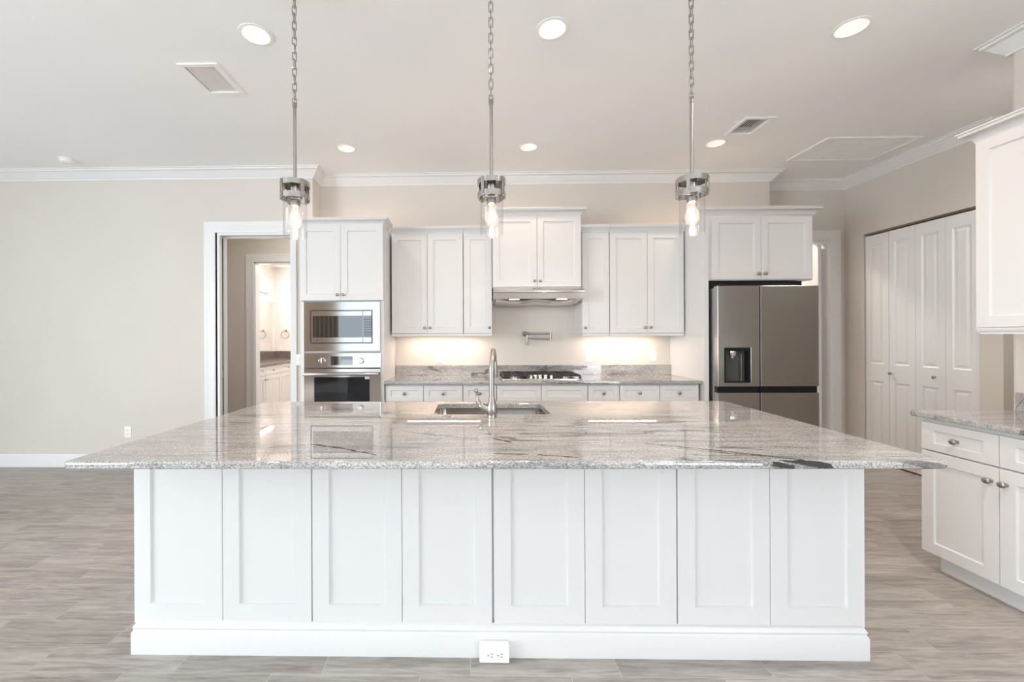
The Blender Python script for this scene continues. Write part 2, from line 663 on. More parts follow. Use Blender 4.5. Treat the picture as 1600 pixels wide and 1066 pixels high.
struct('wall_right', w, 'wall_paint', 'greige wall behind the cabinets on the right')
w = MB()
for a, b in ((-6.7, -4.0), (.2, 3.4)):
    w.box(a, b, -5.2, -5.0, 0, CZ)
for a, b in ((-4.0, .2),):
    w.box(a, b, -5.2, -5.0, 2.6, CZ)
    w.box(a, b, -5.2, -5.0, 0, .10)
struct('wall_rear', w, 'wall_paint', 'wall with wide glass doors behind the viewer')
w = MB()
w.box(-6.7, -6.5, -5.2, -3.8, 0, CZ)
w.box(-6.7, -6.5, .4, YL, 0, CZ)
w.box(-6.7, -6.5, -3.8, .4, 2.6, CZ)
w.box(-6.7, -6.5, -3.8, .4, 0, .4)
struct('wall_side', w, 'wall_paint', 'far left wall with windows outside the view')

mat('drape', (.20, .135, .09), .9)
cu = MB()
n_ = 60
cu.loops([[(-5.35 + 1.33 * k / n_, -4.93 + .035 * math.sin(k * 1.05), z) for z in (.02, 2.75)] + [(-5.35 + 1.33 * k / n_, -4.915 + .035 * math.sin(k * 1.05), z) for z in (2.75, .02)] for k in range(n_ + 1)])
cu.build('curtain', 'drape', None, 60, centre=True, label='long brown curtain behind the viewer, seen only mirrored in the oven steel', category='curtain')

# hallway and bathroom seen through the left doorway
HY = 6.0
D3 = (-3.075, -2.25, 2.430)
w = MB()
w.box(-5.2, D3[0], HY, HY + .12, 0, CZ)
w.box(D3[1], -1.5, HY, HY + .12, 0, CZ)
w.box(D3[0], D3[1], HY, HY + .12, D3[2], CZ)
struct('wall_hall', w, 'wall_paint', 'dim hallway wall seen through the left doorway')
w = MB()
w.box(-5.2, -5.08, YL + .14, HY, 0, CZ)
w.box(-1.62, -1.5, YB + .12, HY, 0, CZ)
struct('wall_hallside', w, 'wall_paint', 'end walls of the hallway behind the left doorway')
w = MB()
w.box(-4.08, -3.955, HY + .12, 8.62, 0, 2.75)
w.box(-3.955, -1.5, 8.50, 8.62, 0, 2.75)
w.box(-1.62, -1.5, HY + .12, 8.5, 0, 2.75)
w.box(-4.08, -1.5, HY + .121, 8.62, 2.75, 2.83)
struct('wall_bath', w, 'bath_wall_paint', 'bright warm bathroom walls beyond the hallway door')

# crown moulding and baseboards
CROWN = [(0, CZ - .104), (.012, CZ - .104), (.014, CZ - .090), (.022, CZ - .084), (.040, CZ - .066), (.062, CZ - .036), (.074, CZ - .026), (.082, CZ - .024), (.084, CZ - .010), (.098, CZ - .008), (.098, CZ), (0, CZ)]


def crown(name, path, label):
    struct(name, MB().sweep(path, CROWN), 'trim_paint', label, 40, 'crown moulding')


crown('trim_1', [(-6.5, YL), (XJ, YL), (XJ, YB), (XE, YB), (XE, YA), (XP, YA), (XP, 3.46)], 'white crown moulding along the back of the kitchen')
crown('trim_2', [(XR + .9, 2.55), (XR, 2.55), (XR, -5.0)], 'white crown moulding at the top right corner')
BASE = [(0, 0), (.016, 0), (.016, .098), (.012, .108), (.012, .116), (.006, .128), (0, .132)]
struct('baseboard_left', MB().sweep([(-6.5, YL), (-2.757, YL)], BASE), 'trim_paint', 'white baseboard along the plain left wall', 40)
struct('baseboard_right', MB().sweep([(XP, YA), (XP, B1 + .002)], BASE), 'trim_paint', 'short white baseboard beside the bifold doors', 40)

# door casings
CAS = [(0, 0), (0, -.012), (.010, -.016), (.026, -.016), (.034, -.013), (.085, -.018), (.100, -.022), (.112, -.022), (.112, 0)]


def casing(parent, x0, x1, ztop, y, wr=None):
    XZ = Matrix(((1, 0, 0, 0), (0, 0, 1, y), (0, 1, 0, 0), (0, 0, 0, 1)))
    mb = MB()
    # travel down-up-down so that the profile lies outside the opening
    path = [(x1, 0), (x1, ztop), (x0, ztop), (x0, 0)]
    if wr is None:
        mb.sweep(path, CAS, XZ)
    else:
        mb.sweep([(x1 + wr, ztop), (x0, ztop), (x0, 0)], CAS, XZ)
        mb.box(x1, x1 + wr, y - .018, y, 0, ztop)
    return mb.build('casing', 'trim_paint', parent, 40)


d = thing('door_1', 'open cased pocket doorway in the left wall', 'doorway', (-2.225, YL, 0), kind='structure')
casing(d, -2.640, -1.849, 2.440, YL, .060)
j = MB()
j.box(-2.640, -2.600, YL, YL + .045, 0, 2.44)
j.box(-2.640, -2.600, YL + .085, YL + .14, 0, 2.44)
j.box(-1.849, -1.825, YL, YL + .14, 0, 2.44)
j.box(-2.600, -1.849, YL, YL + .045, 2.415, 2.44)
j.box(-2.600, -1.849, YL + .085, YL + .14, 2.405, 2.44)
j.build('jamb', 'trim_paint', d)
p = MB().box(-2.66, -2.612, YL + .046, YL + .084, .01, 2.40).build('pocket_door_edge', 'shadow_gap', d)  # dark box colouring in the shade of the pocket slot
MB().box(-2.6115, -2.606, YL + .052, YL + .078, .93, 1.0).build('latch_plate', 'nickel', p)
j = MB().sweep([(D3[0] - .2, 0), (D3[0] - .2, 0.001)], [(0, 0), (.001, 0), (.001, .001)])
j.bm.clear()
d = thing('door_4', 'cased bathroom doorway across the dim hallway', 'doorway', (-2.7, HY, 0), kind='structure')
casing(d, D3[0], D3[1], 2.425, HY)
j = MB()
j.box(D3[0] - .001, D3[0] + .018, HY, HY + .12, 0, 2.42)
j.box(D3[1] - .018, D3[1] + .001, HY, HY + .12, 0, 2.42)
j.box(D3[0], D3[1], HY, HY + .12, 2.405, 2.431)
j.build('jamb', 'trim_paint', d)

d = thing('door_2', 'white panelled door standing open in the cased opening beside the refrigerator', 'door', (3.70, YA, 0), kind='structure')
casing(d, D2[0] + .015, 4.112, 2.425, YA)
j = MB()
j.box(4.112, 4.1305, YA, YA + .12, 0, 2.425)
j.box(D2[0], D2[0] + .02, YA, YA + .12, 0, 2.425)
j.box(D2[0], D2[1], YA, YA + .12, 2.405, 2.441)
j.build('jamb', 'trim_paint', d)
RP = [(0, 0), (.010, .008), (.022, .008), (.040, .002)]
# the leaf stands open into the lit side room; local +x runs away from the hinge
HG = Matrix.Translation((4.070, YA + .056, 0)) @ Matrix.Rotation(R(90), 4, 'Z') @ Matrix.Scale(-1, 4, (0, 1, 0))
lf = MB(HG).panel(.004, .750, .01, 2.395, -.036, .035, [(.10, .65, .25, .95), (.10, .65, 1.12, 2.26)], RP).build('door_leaf', 'door_paint', d)
MB(HG).box(.006, .030, -.0375, -.0355, .97, 1.06, .0005).build('hinge', 'nickel', lf)
w = MB()
w.box(2.4, 2.5, YA + .12, 6.7, 0, CZ)
w.box(5.1, 5.2, YA + .12, 6.7, 0, CZ)
w.box(2.5, 5.1, 6.6, 6.7, 0, CZ)
struct('wall_sideroom', w, 'bath_wall_paint', 'bright walls of the room behind the open door at right')

# bifold closet doors: faces look toward -x
d = thing('door_3', 'white four-leaf bifold closet doors with raised panels', 'closet door', (XP, 4.14, 0), kind='structure')
MX = Matrix.Translation((XP, B1, 0)) @ Matrix.Rotation(R(-90), 4, 'Z')   # local x runs toward the viewer, local -y looks into the room
MB(MX).box(.006, B1 - B0 - .006, .012, .05, BZ - .016, BZ - .003).build('track', 'nickel', d)
wd = (B1 - B0 - .012) / 4
for k in range(4):
    a = .006 + k * wd + (.001 if k else 0)
    b = a + wd - .003
    st = .054
    lf = MB(MX).panel(a, b, .015, BZ - .030, .012, .034, [(a + st, b - st, .10, .86), (a + st, b - st, 1.04, BZ - .14)], RP).build('door_leaf', 'door_paint', d)
    if k in (1, 2):
        kx = a + .030 if k == 1 else b - .030
        kx = a + .022 if k == 1 else (a + b) / 2 + .045
        MB(MX).lathe([(.006, 0), (.006, .012), (.014, .016), (.016, .022), (.010, .029), (.002, .030)], (kx, .012, .955), (0, -1, 0)).build('knob', 'nickel', lf, 50)

# ------------------------------------------------------------------ cabinet helpers
SH = [(0, 0), (.003, .0), (.008, .009)]


def door(mb_M, x0, x1, z0, z1, yf, parent, name='door', st=.058, rail=None, th=.02, mt='cabinet_paint'):
    rail = rail or st
    return MB(mb_M).panel(x0, x1, z0, z1, yf, th, [(x0 + st, x1 - st, z0 + rail, z1 - rail)], SH).build(name, mt, parent)


def knob(mb_M, x, y, z, parent, oval=False, r=.0155):
    if oval:
        pr = [(.009, 0), (.006, .006), (.006, .016), (.012, .019), (.0155, .024), (.0145, .030), (.008, .034), (.002, .0345)]
        mb = MB(mb_M)
        mb.lathe(pr, (x, y, z), (0, -1, 0), 24, sx=1.12)
        return mb.build('knob', 'nickel', parent, 60)
    return MB(mb_M).lathe([(r * .55, 0), (r * .4, .005), (r * .4, .012), (r * .9, .016), (r, .020), (r * .8, .026), (r * .3, .0285)], (x, y, z), (0, -1, 0), 20).build('knob', 'nickel', parent, 60)


CC = [(0, 0), (.004, 0), (.006, .012), (.014, .020), (.030, .038), (.038, .042), (.044, .046), (.046, .058), (.052, .060), (.052, .068), (0, .068)]


def cab_crown(parent, path, z, sc=1.0, M=None):
    pr = [(o_ * sc, z + h * sc) for o_, h in CC]
    return MB(M).sweep(path, pr).build('crown', 'cabinet_paint', parent, 40)


I4 = Matrix.Identity(4)

# ------------------------------------------------------------------ kitchen island
IX0, IX1, IY = -1.448, 1.650, 1.795
isl = thing('kitchen_island', 'large white kitchen island base with eight recessed front panels', 'island', (.10, 2.3, 0))
c_ = MB()
c_.box(IX0, IX1, IY + .02, 2.86, 0.0, .56)
c_.box(IX0, -.36, IY + .02, 2.86, .56, .876)
c_.box(.62, IX1, IY + .02, 2.86, .56, .876)
c_.box(-.36, .62, IY + .02, 2.28, .56, .876)
c_.box(-.36, .62, 2.83, 2.86, .56, .876)
c_.build('carcass', 'cabinet_paint', isl)
seams = [(-1.448, .000), (-1.063, .0022), (-.677, .0045), (-.290, .0022), (.097, .009), (.486, .0022), (.873, .0055), (1.260, .0022), (1.650, 0)]
for (a, ga), (b, gb) in zip(seams, seams[1:]):
    door(I4, a + ga / 2, b - gb / 2, .125, .876, IY, isl, 'front_panel', .068, .078)
IB = [(0, 0), (.020, 0), (.020, .092), (.014, .100), (.014, .108), (.017, .112), (.010, .124), (.004, .134), (0, .136)]
MB().sweep([(IX0 + .018, 2.86), (IX0 + .018, IY + .003), (IX1 - .016, IY + .003), (IX1 - .016, 2.86)], IB).build('base_moulding', 'cabinet_paint', isl, 40)

SKX0, SKX1, SKY0, SKY1 = -.205, .470, 2.420, 2.800
granite_i = granite('granite_island', [
    (.955, -.700, .020, 1.02, -.700, .008, .0145), (1.045, -.688, .030, 1.15, -.700, .008, .0145), (.99, -.68, .029, 1.06, -.70, .026, .005),
    (.60, -.44, .029, .877, -.575, .029, .006), (.877, -.575, .029, 1.06, -.675, .029, .007), (.70, -.52, .029, .95, -.635, .029, .0045),
    (-.787, -.458, .029, -.64, -.52, .029, .007), (-.64, -.52, .029, -.487, -.613, .029, .0055), (-.95, -.50, .029, -.80, -.46, .029, .004),
    (-.025, -.36, .029, .044, -.42, .029, .008), (-.026, -.593, .029, .087, -.605, .029, .006), (.13, -.61, .029, .266, -.647, .029, .006),
    (-.40, -.25, .029, -.10, -.36, .029, .0045), (.30, -.10, .029, .62, -.20, .029, .004), (.85, -.20, .029, 1.15, -.27, .029, .005)])
# slab outline, counter-clockwise
CT = [(-1.480, 1.508), (1.696, 1.520), (1.738, 2.912), (-1.412, 2.905)]


def rounded(poly, r, n=4):
    res = []
    m_ = len(poly)
    for i in range(m_):
        a, b, c2 = Vector(poly[i - 1]), Vector(poly[i]), Vector(poly[(i + 1) % m_])
        u, v_ = (a - b).normalized() * r, (c2 - b).normalized() * r
        for k in range(n + 1):
            f_ = k / n
            p_ = (b + u) * (1 - f_) ** 2 + b * 2 * f_ * (1 - f_) + (b + v_) * f_ ** 2
            res.append((p_.x, p_.y))
    return res


MATS['granite_island'] = granite_i
ct = MB().slab(rounded(CT, .02), .876, .905, .009, [rrect(SKX0, SKX1, SKY0, SKY1, .05)]).build('island_countertop', 'granite_island', None, 35, centre=True, label='polished grey granite slab covering the whole kitchen island', category='countertop')

sk = thing('sink', 'undermount stainless steel sink set in the island granite', 'sink', (.13, 2.6, .70))
b = MB()
ro = rrect(SKX0 + .004, SKX1 - .004, SKY0 + .004, SKY1 - .004, .05)
ri = rrect(SKX0 + .02, SKX1 - .02, SKY0 + .02, SKY1 - .02, .045)
b.loops([[(x, y, .875) for x, y in rrect(SKX0 - .02, SKX1 + .02, SKY0 - .02, SKY1 + .02, .06)], [(x, y, .875) for x, y in ro], [(x, y, .70) for x, y in ro], [(x, y, .672) for x, y in ri]], True, False, True)
b.build('bowl', 'stainless', sk, 40)
MB().lathe([(.045, 0), (.045, .003), (.032, .003), (.030, .001)], (.13, 2.62, .672)).build('drain', 'chrome', sk, 40)

fa = thing('kitchen_faucet', 'tall brushed nickel pull-down faucet standing before the island sink', 'faucet', (.122, 2.345, .905))
FX, FY = .124, 2.345
MB().lathe([(.027, 0), (.027, .003), (.0255, .008), (.028, .020), (.0310, .038), (.0300, .054), (.0250, .074), (.0190, .094), (.0152, .112)], (FX, FY, .9052)).build('body', 'nickel', fa, 50)
pts = [(FX, FY, 1.010), (FX, FY, 1.10), (FX, FY, 1.178)]
for k in range(1, 11):
    a = R(180 - 18 * k * .93)
    q = .088
    pts.append((FX + .026 * k / 10, FY + q + q * math.cos(a), 1.183 + q * math.sin(a)))
MB().tube(pts, [.0155, .0148, .0145] + [.0145] * 10, 16).build('spout', 'nickel', fa, 50)
e0 = Vector(pts[-1])
MB().tube([e0 + Vector((0, 0, .004)), e0 + Vector((.001, .002, -.03)), e0 + Vector((.002, .005, -.075)), e0 + Vector((.002, .006, -.09))], [.0150, .0170, .0190, .0175], 16).build('spray_head', 'nickel', fa, 50)
hm = MB().tube([(FX - .002, FY, .930), (FX - .020, FY, .943), (FX - .044, FY, .957), (FX - .064, FY, .971), (FX - .070, FY, .976)], [.024, .0245, .022, .0185, .012], 16)
hm.tube([(FX - .060, FY, .966), (FX - .072, FY, .980), (FX - .078, FY, .997), (FX - .081, FY, 1.018), (FX - .083, FY, 1.034), (FX - .084, FY, 1.040), (FX - .086, FY, 1.052), (FX - .087, FY, 1.060), (FX - .087, FY, 1.064)], [.015, .0135, .0095, .007, .0062, .0085, .0115, .0095, .004], 14)
hm.build('handle', 'nickel', fa, 50)
bt = thing('air_switch', 'small round nickel button in the granite left of the sink', 'button', (-.128, 2.352, .905))
MB().lathe([(.024, 0), (.024, .004), (.020, .007), (.014, .007)], (-.128, 2.352, .9052)).build('ring', 'nickel', bt, 40)
MB().lathe([(.013, 0), (.013, .004), (.010, .006)], (-.128, 2.352, .912)).build('push_button', 'polished_nickel', bt, 40)


# ------------------------------------------------------------------ outlets and switches
def receptacle(mb, cx, y, cz, horiz=False, r=.0165):
    pass


def outlet(name, label, cx, y, cz, horizontal=False, pw=.072, ph=.116, group=None, nrec=2):
    """a wall plate that faces -y"""
    t_ = thing(name, label, 'power outlet', (cx, y, cz), group)
    if horizontal:
        pw, ph = ph, pw
    MB().box(cx - pw / 2, cx + pw / 2, y - .006, y - .0002, cz - ph / 2, cz + ph / 2, .0025).build('cover_plate', 'white_plastic', t_)
    for s_ in (-1, 1):
        ox, oz = (s_ * .0195, 0) if horizontal else (0, s_ * .0195)
        mb = MB(Matrix.Translation((cx + ox, 0, cz + oz)) @ (Matrix.Rotation(R(90), 4, 'Y') if horizontal else I4))
        mb.lathe([(.0175, 0), (.0175, .0015), (.0165, .002)], (0, y - .0058, 0), (0, -1, 0), 24)
        rc = mb.build('receptacle', 'white_plastic', t_, 40)
        mb = MB(Matrix.Translation((cx + ox, 0, cz + oz)) @ (Matrix.Rotation(R(90), 4, 'Y') if horizontal else I4))
        for dx in (-.0062, .0062):
            mb.box(dx - .0011, dx + .0011, y - .0083, y - .0077, .000, .0085)
        mb.lathe([(.0026, 0), (.0026, .0006)], (0, y - .0077, -.008), (0, -1, 0), 12)
        mb.build('slots', 'shadow_gap', rc)
    MB().lathe([(.003, 0), (.003, .001)], (cx, y - .0058, cz), (0, -1, 0), 12).build('screw', 'white_plastic', t_)
    return t_


# island outlet in a raised box on the base moulding
fo = thing('floor_outlet', 'white double outlet box low on the island base moulding', 'power outlet', (.10, 1.772, .037))
MB().box(.037, .160, 1.745, 1.7745, .002, .078, .004).build('cover_plate', 'white_plastic', fo)
for ox in (-.020, .020):
    MM = Matrix.Translation((.102 + ox, 0, .037)) @ Matrix.Rotation(R(-90), 4, 'Y')
    rc = MB(MM).lathe([(.0165, 0), (.0165, .002), (.0155, .003)], (0, 1.7452, 0), (0, -1, 0), 24).build('receptacle', 'white_plastic', fo, 40)
    mb = MB(MM)
    for dx in (-.0060, .0060):
        mb.box(dx - .0012, dx + .0012, 1.7416, 1.7422, -.010, -.001)
    mb.lathe([(.0028, 0), (.0028, .0006)], (0, 1.7422, .009), (0, -1, 0), 12)
    mb.build('slots', 'shadow_gap', rc)
o1 = outlet('wall_outlet', 'white outlet on the plain left wall above the baseboard', -3.575, YL, .365)
outlet('backsplash_outlet', 'white outlet on the backsplash wall left of the cooktop', -.330, YB, 1.120)
outlet('backsplash_outlet', 'white outlet on the backsplash wall just right of the cooktop', 1.297, YB, 1.126)
outlet('backsplash_outlet', 'white outlet on the backsplash wall nearest the refrigerator panel', 1.985, YB, 1.132)
sw = thing('light_switch', 'white rocker switch squeezed between door casing and oven cabinet', 'light switch', (-1.752, YL, 1.116))
MB().box(-1.788, -1.716, YL - .026, YL - .0002, 1.058, 1.174, .0025).build('cover_plate', 'white_plastic', sw)
MB().box(-1.779, -1.746, YL - .031, YL - .0255, 1.084, 1.148, .002).build('rocker', 'white_plastic', sw)

# ------------------------------------------------------------------ back run: base cabinets
YD = 3.98     # base door faces
KZ = .93      # back worktop height


def base_unit(label, x0, x1, drawers, doors, knobs=True):
    t_ = thing('base_cabinet', label, 'cabinet', ((x0 + x1) / 2, 4.28, 0))
    b_ = MB()
    b_.box(x0 + .001, x1 - .001, YD + .021, 4.58, .10, .900)
    b_.box(x0 + .001, x1 - .001, YD + .075, 4.58, 0, .10)
    b_.build('carcass', 'cabinet_paint', t_)
    for a, b in drawers:
        dr = door(I4, a + .0025, b - .0025, .738, .885, YD, t_, 'drawer', .045, .040)
        if knobs:
            knob(I4, (a + b) / 2, YD + .009, .812, dr)
    for a, b, side in doors:
        dr = door(I4, a + .0025, b - .0025, .112, .730, YD, t_, 'door')
        knob(I4, (b - .03) if side > 0 else (a + .03), YD, .69, dr)
    return t_


base_unit('white base cabinet with two drawers beside the oven tower', -.797, -.062, [(-.795, -.433), (-.433, -.062)], [(-.795, -.433, 1), (-.433, -.062, -1)])
base_unit('narrow white base cabinet with one drawer behind the faucet', -.062, .255, [(-.060, .253)], [(-.060, .253, 1)])
base_unit('white base cabinet with two knobless fronts under the cooktop', .255, 1.111, [(.257, .675), (.675, 1.109)], [(.257, .675, 1), (.675, 1.109, -1)], False)
base_unit('narrow white base cabinet with one drawer right of the cooktop', 1.111, 1.406, [(1.113, 1.404)], [(1.113, 1.404, -1)])
base_unit('white base cabinet with two drawers beside the refrigerator panel', 1.406, 2.150, [(1.408, 1.780), (1.780, 2.142)], [(1.408, 1.780, 1), (1.780, 2.142, -1)])

MATS['granite_back'] = granite('granite_back', [(.55, -.25, 0, .75, -.27, -.02, .012)])
kc = thing('back_countertop', 'grey granite worktop along the back wall with a low backsplash', 'countertop', (.68, 4.28, .902))
MB().slab([(-.800, 3.948), (2.162, 3.948), (2.162, 4.598), (-.795, 4.598)], .902, KZ, .006).build('worktop', 'granite_back', kc, 35)
MB().box(-.794, 2.163, 4.570, 4.598, KZ + .0002, 1.036, .002).build('backsplash', 'granite_back', kc)

# cooktop
ck = thing('gas_cooktop', 'stainless gas cooktop with black grates under the hood', 'cooktop', (.70, 4.27, KZ))
MB().slab(rrect(.315, 1.085, 4.055, 4.520, .02), KZ + .0004, KZ + .010, .004).build('tray', 'stainless', ck, 40)


def grate(x0, x1, y0, y1):
    g = MB()
    z = KZ + .042
    w_ = .0065
    for y in (y0, y1):
        g.box(x0, x1, y - w_, y + w_, z - .012, z + .004, .002)
    for x in (x0, x1):
        g.box(x - w_, x + w_, y0, y1, z - .012, z + .004, .002)
    xm, ym = (x0 + x1) / 2, (y0 + y1) / 2
    g.box(x0, x1, ym - w_, ym + w_, z - .010, z + .004, .002)
    for yy in ((y0 + ym) / 2, (y1 + ym) / 2):
        g.box(xm - w_, xm + w_, yy - .08, yy + .08, z - .008, z + .004, .002)
        g.box(x0, xm - .03, yy - w_, yy + w_, z - .008, z + .004, .002)
        g.box(xm + .03, x1, yy - w_, yy + w_, z - .008, z + .004, .002)
    for x in (x0, x1):
        for y in (y0, y1):
            g.lathe([(.010, 0), (.012, .01), (.008, .03)], (x, y, KZ + .0095), (0, 0, 1), 10)
    return g.build('grate', 'cast_iron', ck)


grate(.335, .565, 4.085, 4.500)
grate(.580, .820, 4.290, 4.500)
grate(.835, 1.065, 4.085, 4.500)
for x, y, r_ in ((.45, 4.185, .040), (.45, 4.395, .034), (.70, 4.395, .052), (.95, 4.185, .040), (.95, 4.395, .034)):
    bu = MB().lathe([(r_ * 1.15, 0), (r_ * 1.15, .006), (r_ * .9, .010), (r_ * .9, .014)], (x, y, KZ + .0105)).build('burner', 'polished_nickel', ck, 40)
    MB().lathe([(r_ * .8, 0), (r_ * .85, .004), (r_ * .7, .007)], (x, y, KZ + .0247)).build('burner_cap', 'cast_iron', bu, 40)
for x, y in ((.600, 4.13), (.650, 4.175), (.700, 4.19), (.752, 4.175), (.802, 4.13)):
    MB().lathe([(.021, 0), (.021, .004), (.017, .006), (.0165, .024), (.014, .027)], (x, y, KZ + .0105)).box(x - .003, x + .003, y - .016, y + .016, KZ + .030, KZ + .040, .001).build('control_knob', 'chrome', ck, 40)

# pot filler
pf = thing('pot_filler', 'folded brushed nickel pot filler on the wall above the cooktop', 'pot filler', (.62, YB, 1.30))
py = 4.515
MB().lathe([(.030, 0), (.030, .005), (.024, .010)], (.605, YB - .0002, 1.374), (0, -1, 0), 24).cyl((.605, YB - .008, 1.374), (.605, py, 1.374), .011).build('flange', 'nickel', pf, 40)
MB().cyl((.575, py, 1.374), (.640, py, 1.374), .015).cyl((.60, py, 1.374), (.868, py, 1.374), .0095).build('upper_arm', 'nickel', pf, 40)
MB().cyl((.868, py, 1.392), (.868, py, 1.300), .0115).build('elbow_joint', 'nickel', pf, 40)
MB().cyl((.868, py, 1.317), (.620, py - .004, 1.326), .009).cyl((.618, py - .004, 1.362), (.618, py - .004, 1.285), .0095).build('lower_arm', 'nickel', pf, 40)
MB().cyl((.618, py - .004, 1.287), (.616, py - .010, 1.252), .012, 16, .014).build('spout_head', 'nickel', pf, 40)
MB().tube([(.632, py - .008, 1.30), (.642, py - .014, 1.288), (.646, py - .018, 1.266)], [.006, .005, .006], 10).build('lever', 'nickel', pf, 40)

# ------------------------------------------------------------------ wall cabinets
YU = 4.26


def wall_cab(name, label, x0, x1, z0, z1, yf, doors, crown_path=None, crown_scale=1.0, rail=0.0, open_bottom=False):
    t_ = thing(name, label, 'cabinet', ((x0 + x1) / 2, YB - .002, z0))
    b_ = MB()
    b_.box(x0, x1, yf + .021, YB - .002, z0, z1)
    b_.build('carcass', 'cabinet_paint', t_)
    for a, b, side in doors:
        dr = door(I4, a + .0015, b - .0015, z0 + .004, z1 - .012, yf, t_)
        knob(I4, (b - .028) if side > 0 else (a + .028), yf, z0 + .060, dr, r=.0145)
    if rail:
        MB().box(x0, x1, yf + .005, yf + .030, z0 - rail, z0 - .0003, .003).build('light_rail', 'cabinet_paint', t_)
    if crown_path:
        cab_crown(t_, crown_path, z1 - .010, crown_scale)
    return t_


UZ0, UZ1 = 1.378, 2.400
wall_cab('wall_cabinet', 'white two-door wall cabinet next to the oven tower', -.785, -.058, UZ0, UZ1, YU, [(-.783, -.420, 1), (-.420, -.059, -1)],
         [(-.785, YU + .006), (-.058, YU + .006)], 1.0, .026)
wall_cab('wall_cabinet', 'narrow single-door wall cabinet left of the hood', -.0545, .233, UZ0, UZ1, YU, [(-.0535, .232, 1)],
         [(-.0545, YU + .006), (.233, YU + .006)], 1.0, .026)
wall_cab('wall_cabinet', 'narrow single-door wall cabinet right of the hood', 1.134, 1.408, UZ0 - .006, UZ1, YU, [(1.136, 1.407, -1)],
         [(1.112, YU + .006), (1.408, YU + .006)], 1.0, .026)
wall_cab('wall_cabinet', 'white two-door wall cabinet next to the refrigerator panel', 1.4115, 2.150, UZ0 - .006, UZ1, YU, [(1.412, 1.787, 1), (1.787, 2.149, -1)],
         [(1.4115, YU + .006), (2.160, YU + .006)], 1.0, .026)
wall_cab('hood_cabinet', 'taller raised two-door wall cabinet above the range hood', .2365, 1.108, 1.832, 2.555, 4.18, [(.2375, .674, 1), (.674, 1.107, -1)],
         [(.2365, YB - .01), (.2365, 4.186), (1.108, 4.186), (1.108, YB - .01)], .95)

# range hood
hd = thing('range_hood', 'slim stainless under-cabinet range hood above the cooktop', 'range hood', (.67, 4.35, 1.66))
h = MB()
prof = [(4.590, 1.8305), (4.165, 1.8305), (4.130, 1.826), (4.085, 1.800), (4.072, 1.786), (4.072, 1.776), (4.085, 1.770), (4.094, 1.712), (4.590, 1.690)]
h.loops([[(x, y, z) for y, z in prof] for x in (.238, 1.108)])
h.build('body', 'stainless', hd, 35)
f_ = MB()
n_ = 14
rows = []
for k in range(n_ + 1):
    x = .262 + (1.083 - .262) * k / n_
    u_ = abs((k / n_) * 2 % 1 - .5) * 2
    dz = .022 + .014 * (1 - u_ ** 2)
    rows.append([(x, 4.110, 1.711), (x, 4.16, 1.711 - dz), (x, 4.50, 1.690 - dz), (x, 4.56, 1.690)])
f_.loops(rows)
f_.build('filter_pan', 'stainless', hd, 35)
for x in (.44, .90):
    MB().box(x - .05, x + .05, 4.097, 4.125, 1.701, 1.708, .002).build('lamp', 'lamp_hood', hd)

# under-cabinet lights
for x0, x1, lab in ((-.66, .12, 'slim lit lamp bar under the wall cabinets left of the hood'), (1.24, 1.96, 'slim lit lamp bar under the wall cabinets right of the hood')):
    u = thing('under_cabinet_light', lab, 'lamp', ((x0 + x1) / 2, 4.45, UZ0 - .02))
    MB().box(x0, x1, 4.43, 4.47, UZ0 - .0215, UZ0 - .0065, .002).build('housing', 'white_plastic', u)
    MB().box(x0 + .01, x1 - .01, 4.434, 4.466, UZ0 - .0245, UZ0 - .0217).build('diffuser', 'lamp_strip', u)
    area('glow', ((x0 + x1) / 2, 4.45, UZ0 - .026), (0, 0, 0), x1 - x0 - .02, .03, 2.4, WARM, u)

# ------------------------------------------------------------------ oven tower
TX0, TX1, TY = -1.590, -.802, 3.960
tw = thing('oven_cabinet', 'tall white cabinet tower holding the microwave and oven', 'cabinet', ((TX0 + TX1) / 2, 4.28, 0))
b = MB()
b.box(TX0, TX0 + .018, TY + .002, 4.59, 0, 2.42)
b.box(TX1 - .018, TX1, TY + .002, 4.59, 0, 2.42)
b.box(TX0 + .018, TX1 - .018, TY + .021, 4.59, 1.685, 2.42)
b.box(TX0 + .018, TX1 - .018, 4.55, 4.59, 0, 1.685)
b.box(TX0 + .018, TX1 - .018, TY + .021, 4.55, .0, .36)
b.box(TX0 + .018, TX1 - .018, TY + .020, 4.55, 1.19, 1.215)
b.box(TX0 + .018, TX0 + .030, TY + .002, TY + .05, .36, 1.685)
b.box(TX1 - .032, TX1 - .018, TY + .002, TY + .05, .36, 1.685)
b.build('carcass', 'cabinet_paint', tw)
xm = -1.203
for a, b_, s_ in ((TX0, xm, 1), (xm, TX1, -1)):
    dr = door(I4, a + .001, b_ - .0015, 1.692, 2.405, TY - .02, tw)
    knob(I4, (b_ - .028) if s_ > 0 else (a + .028), TY - .02, 1.745, dr, r=.0145)
dr = door(I4, TX0 + .003, TX1 - .003, .11, .355, TY, tw, 'drawer')
knob(I4, xm, TY, .25, dr)
cab_crown(tw, [(TX0, 4.34), (TX0, TY - .014), (TX1, TY - .014), (TX1, 4.20)], 2.402, .9)

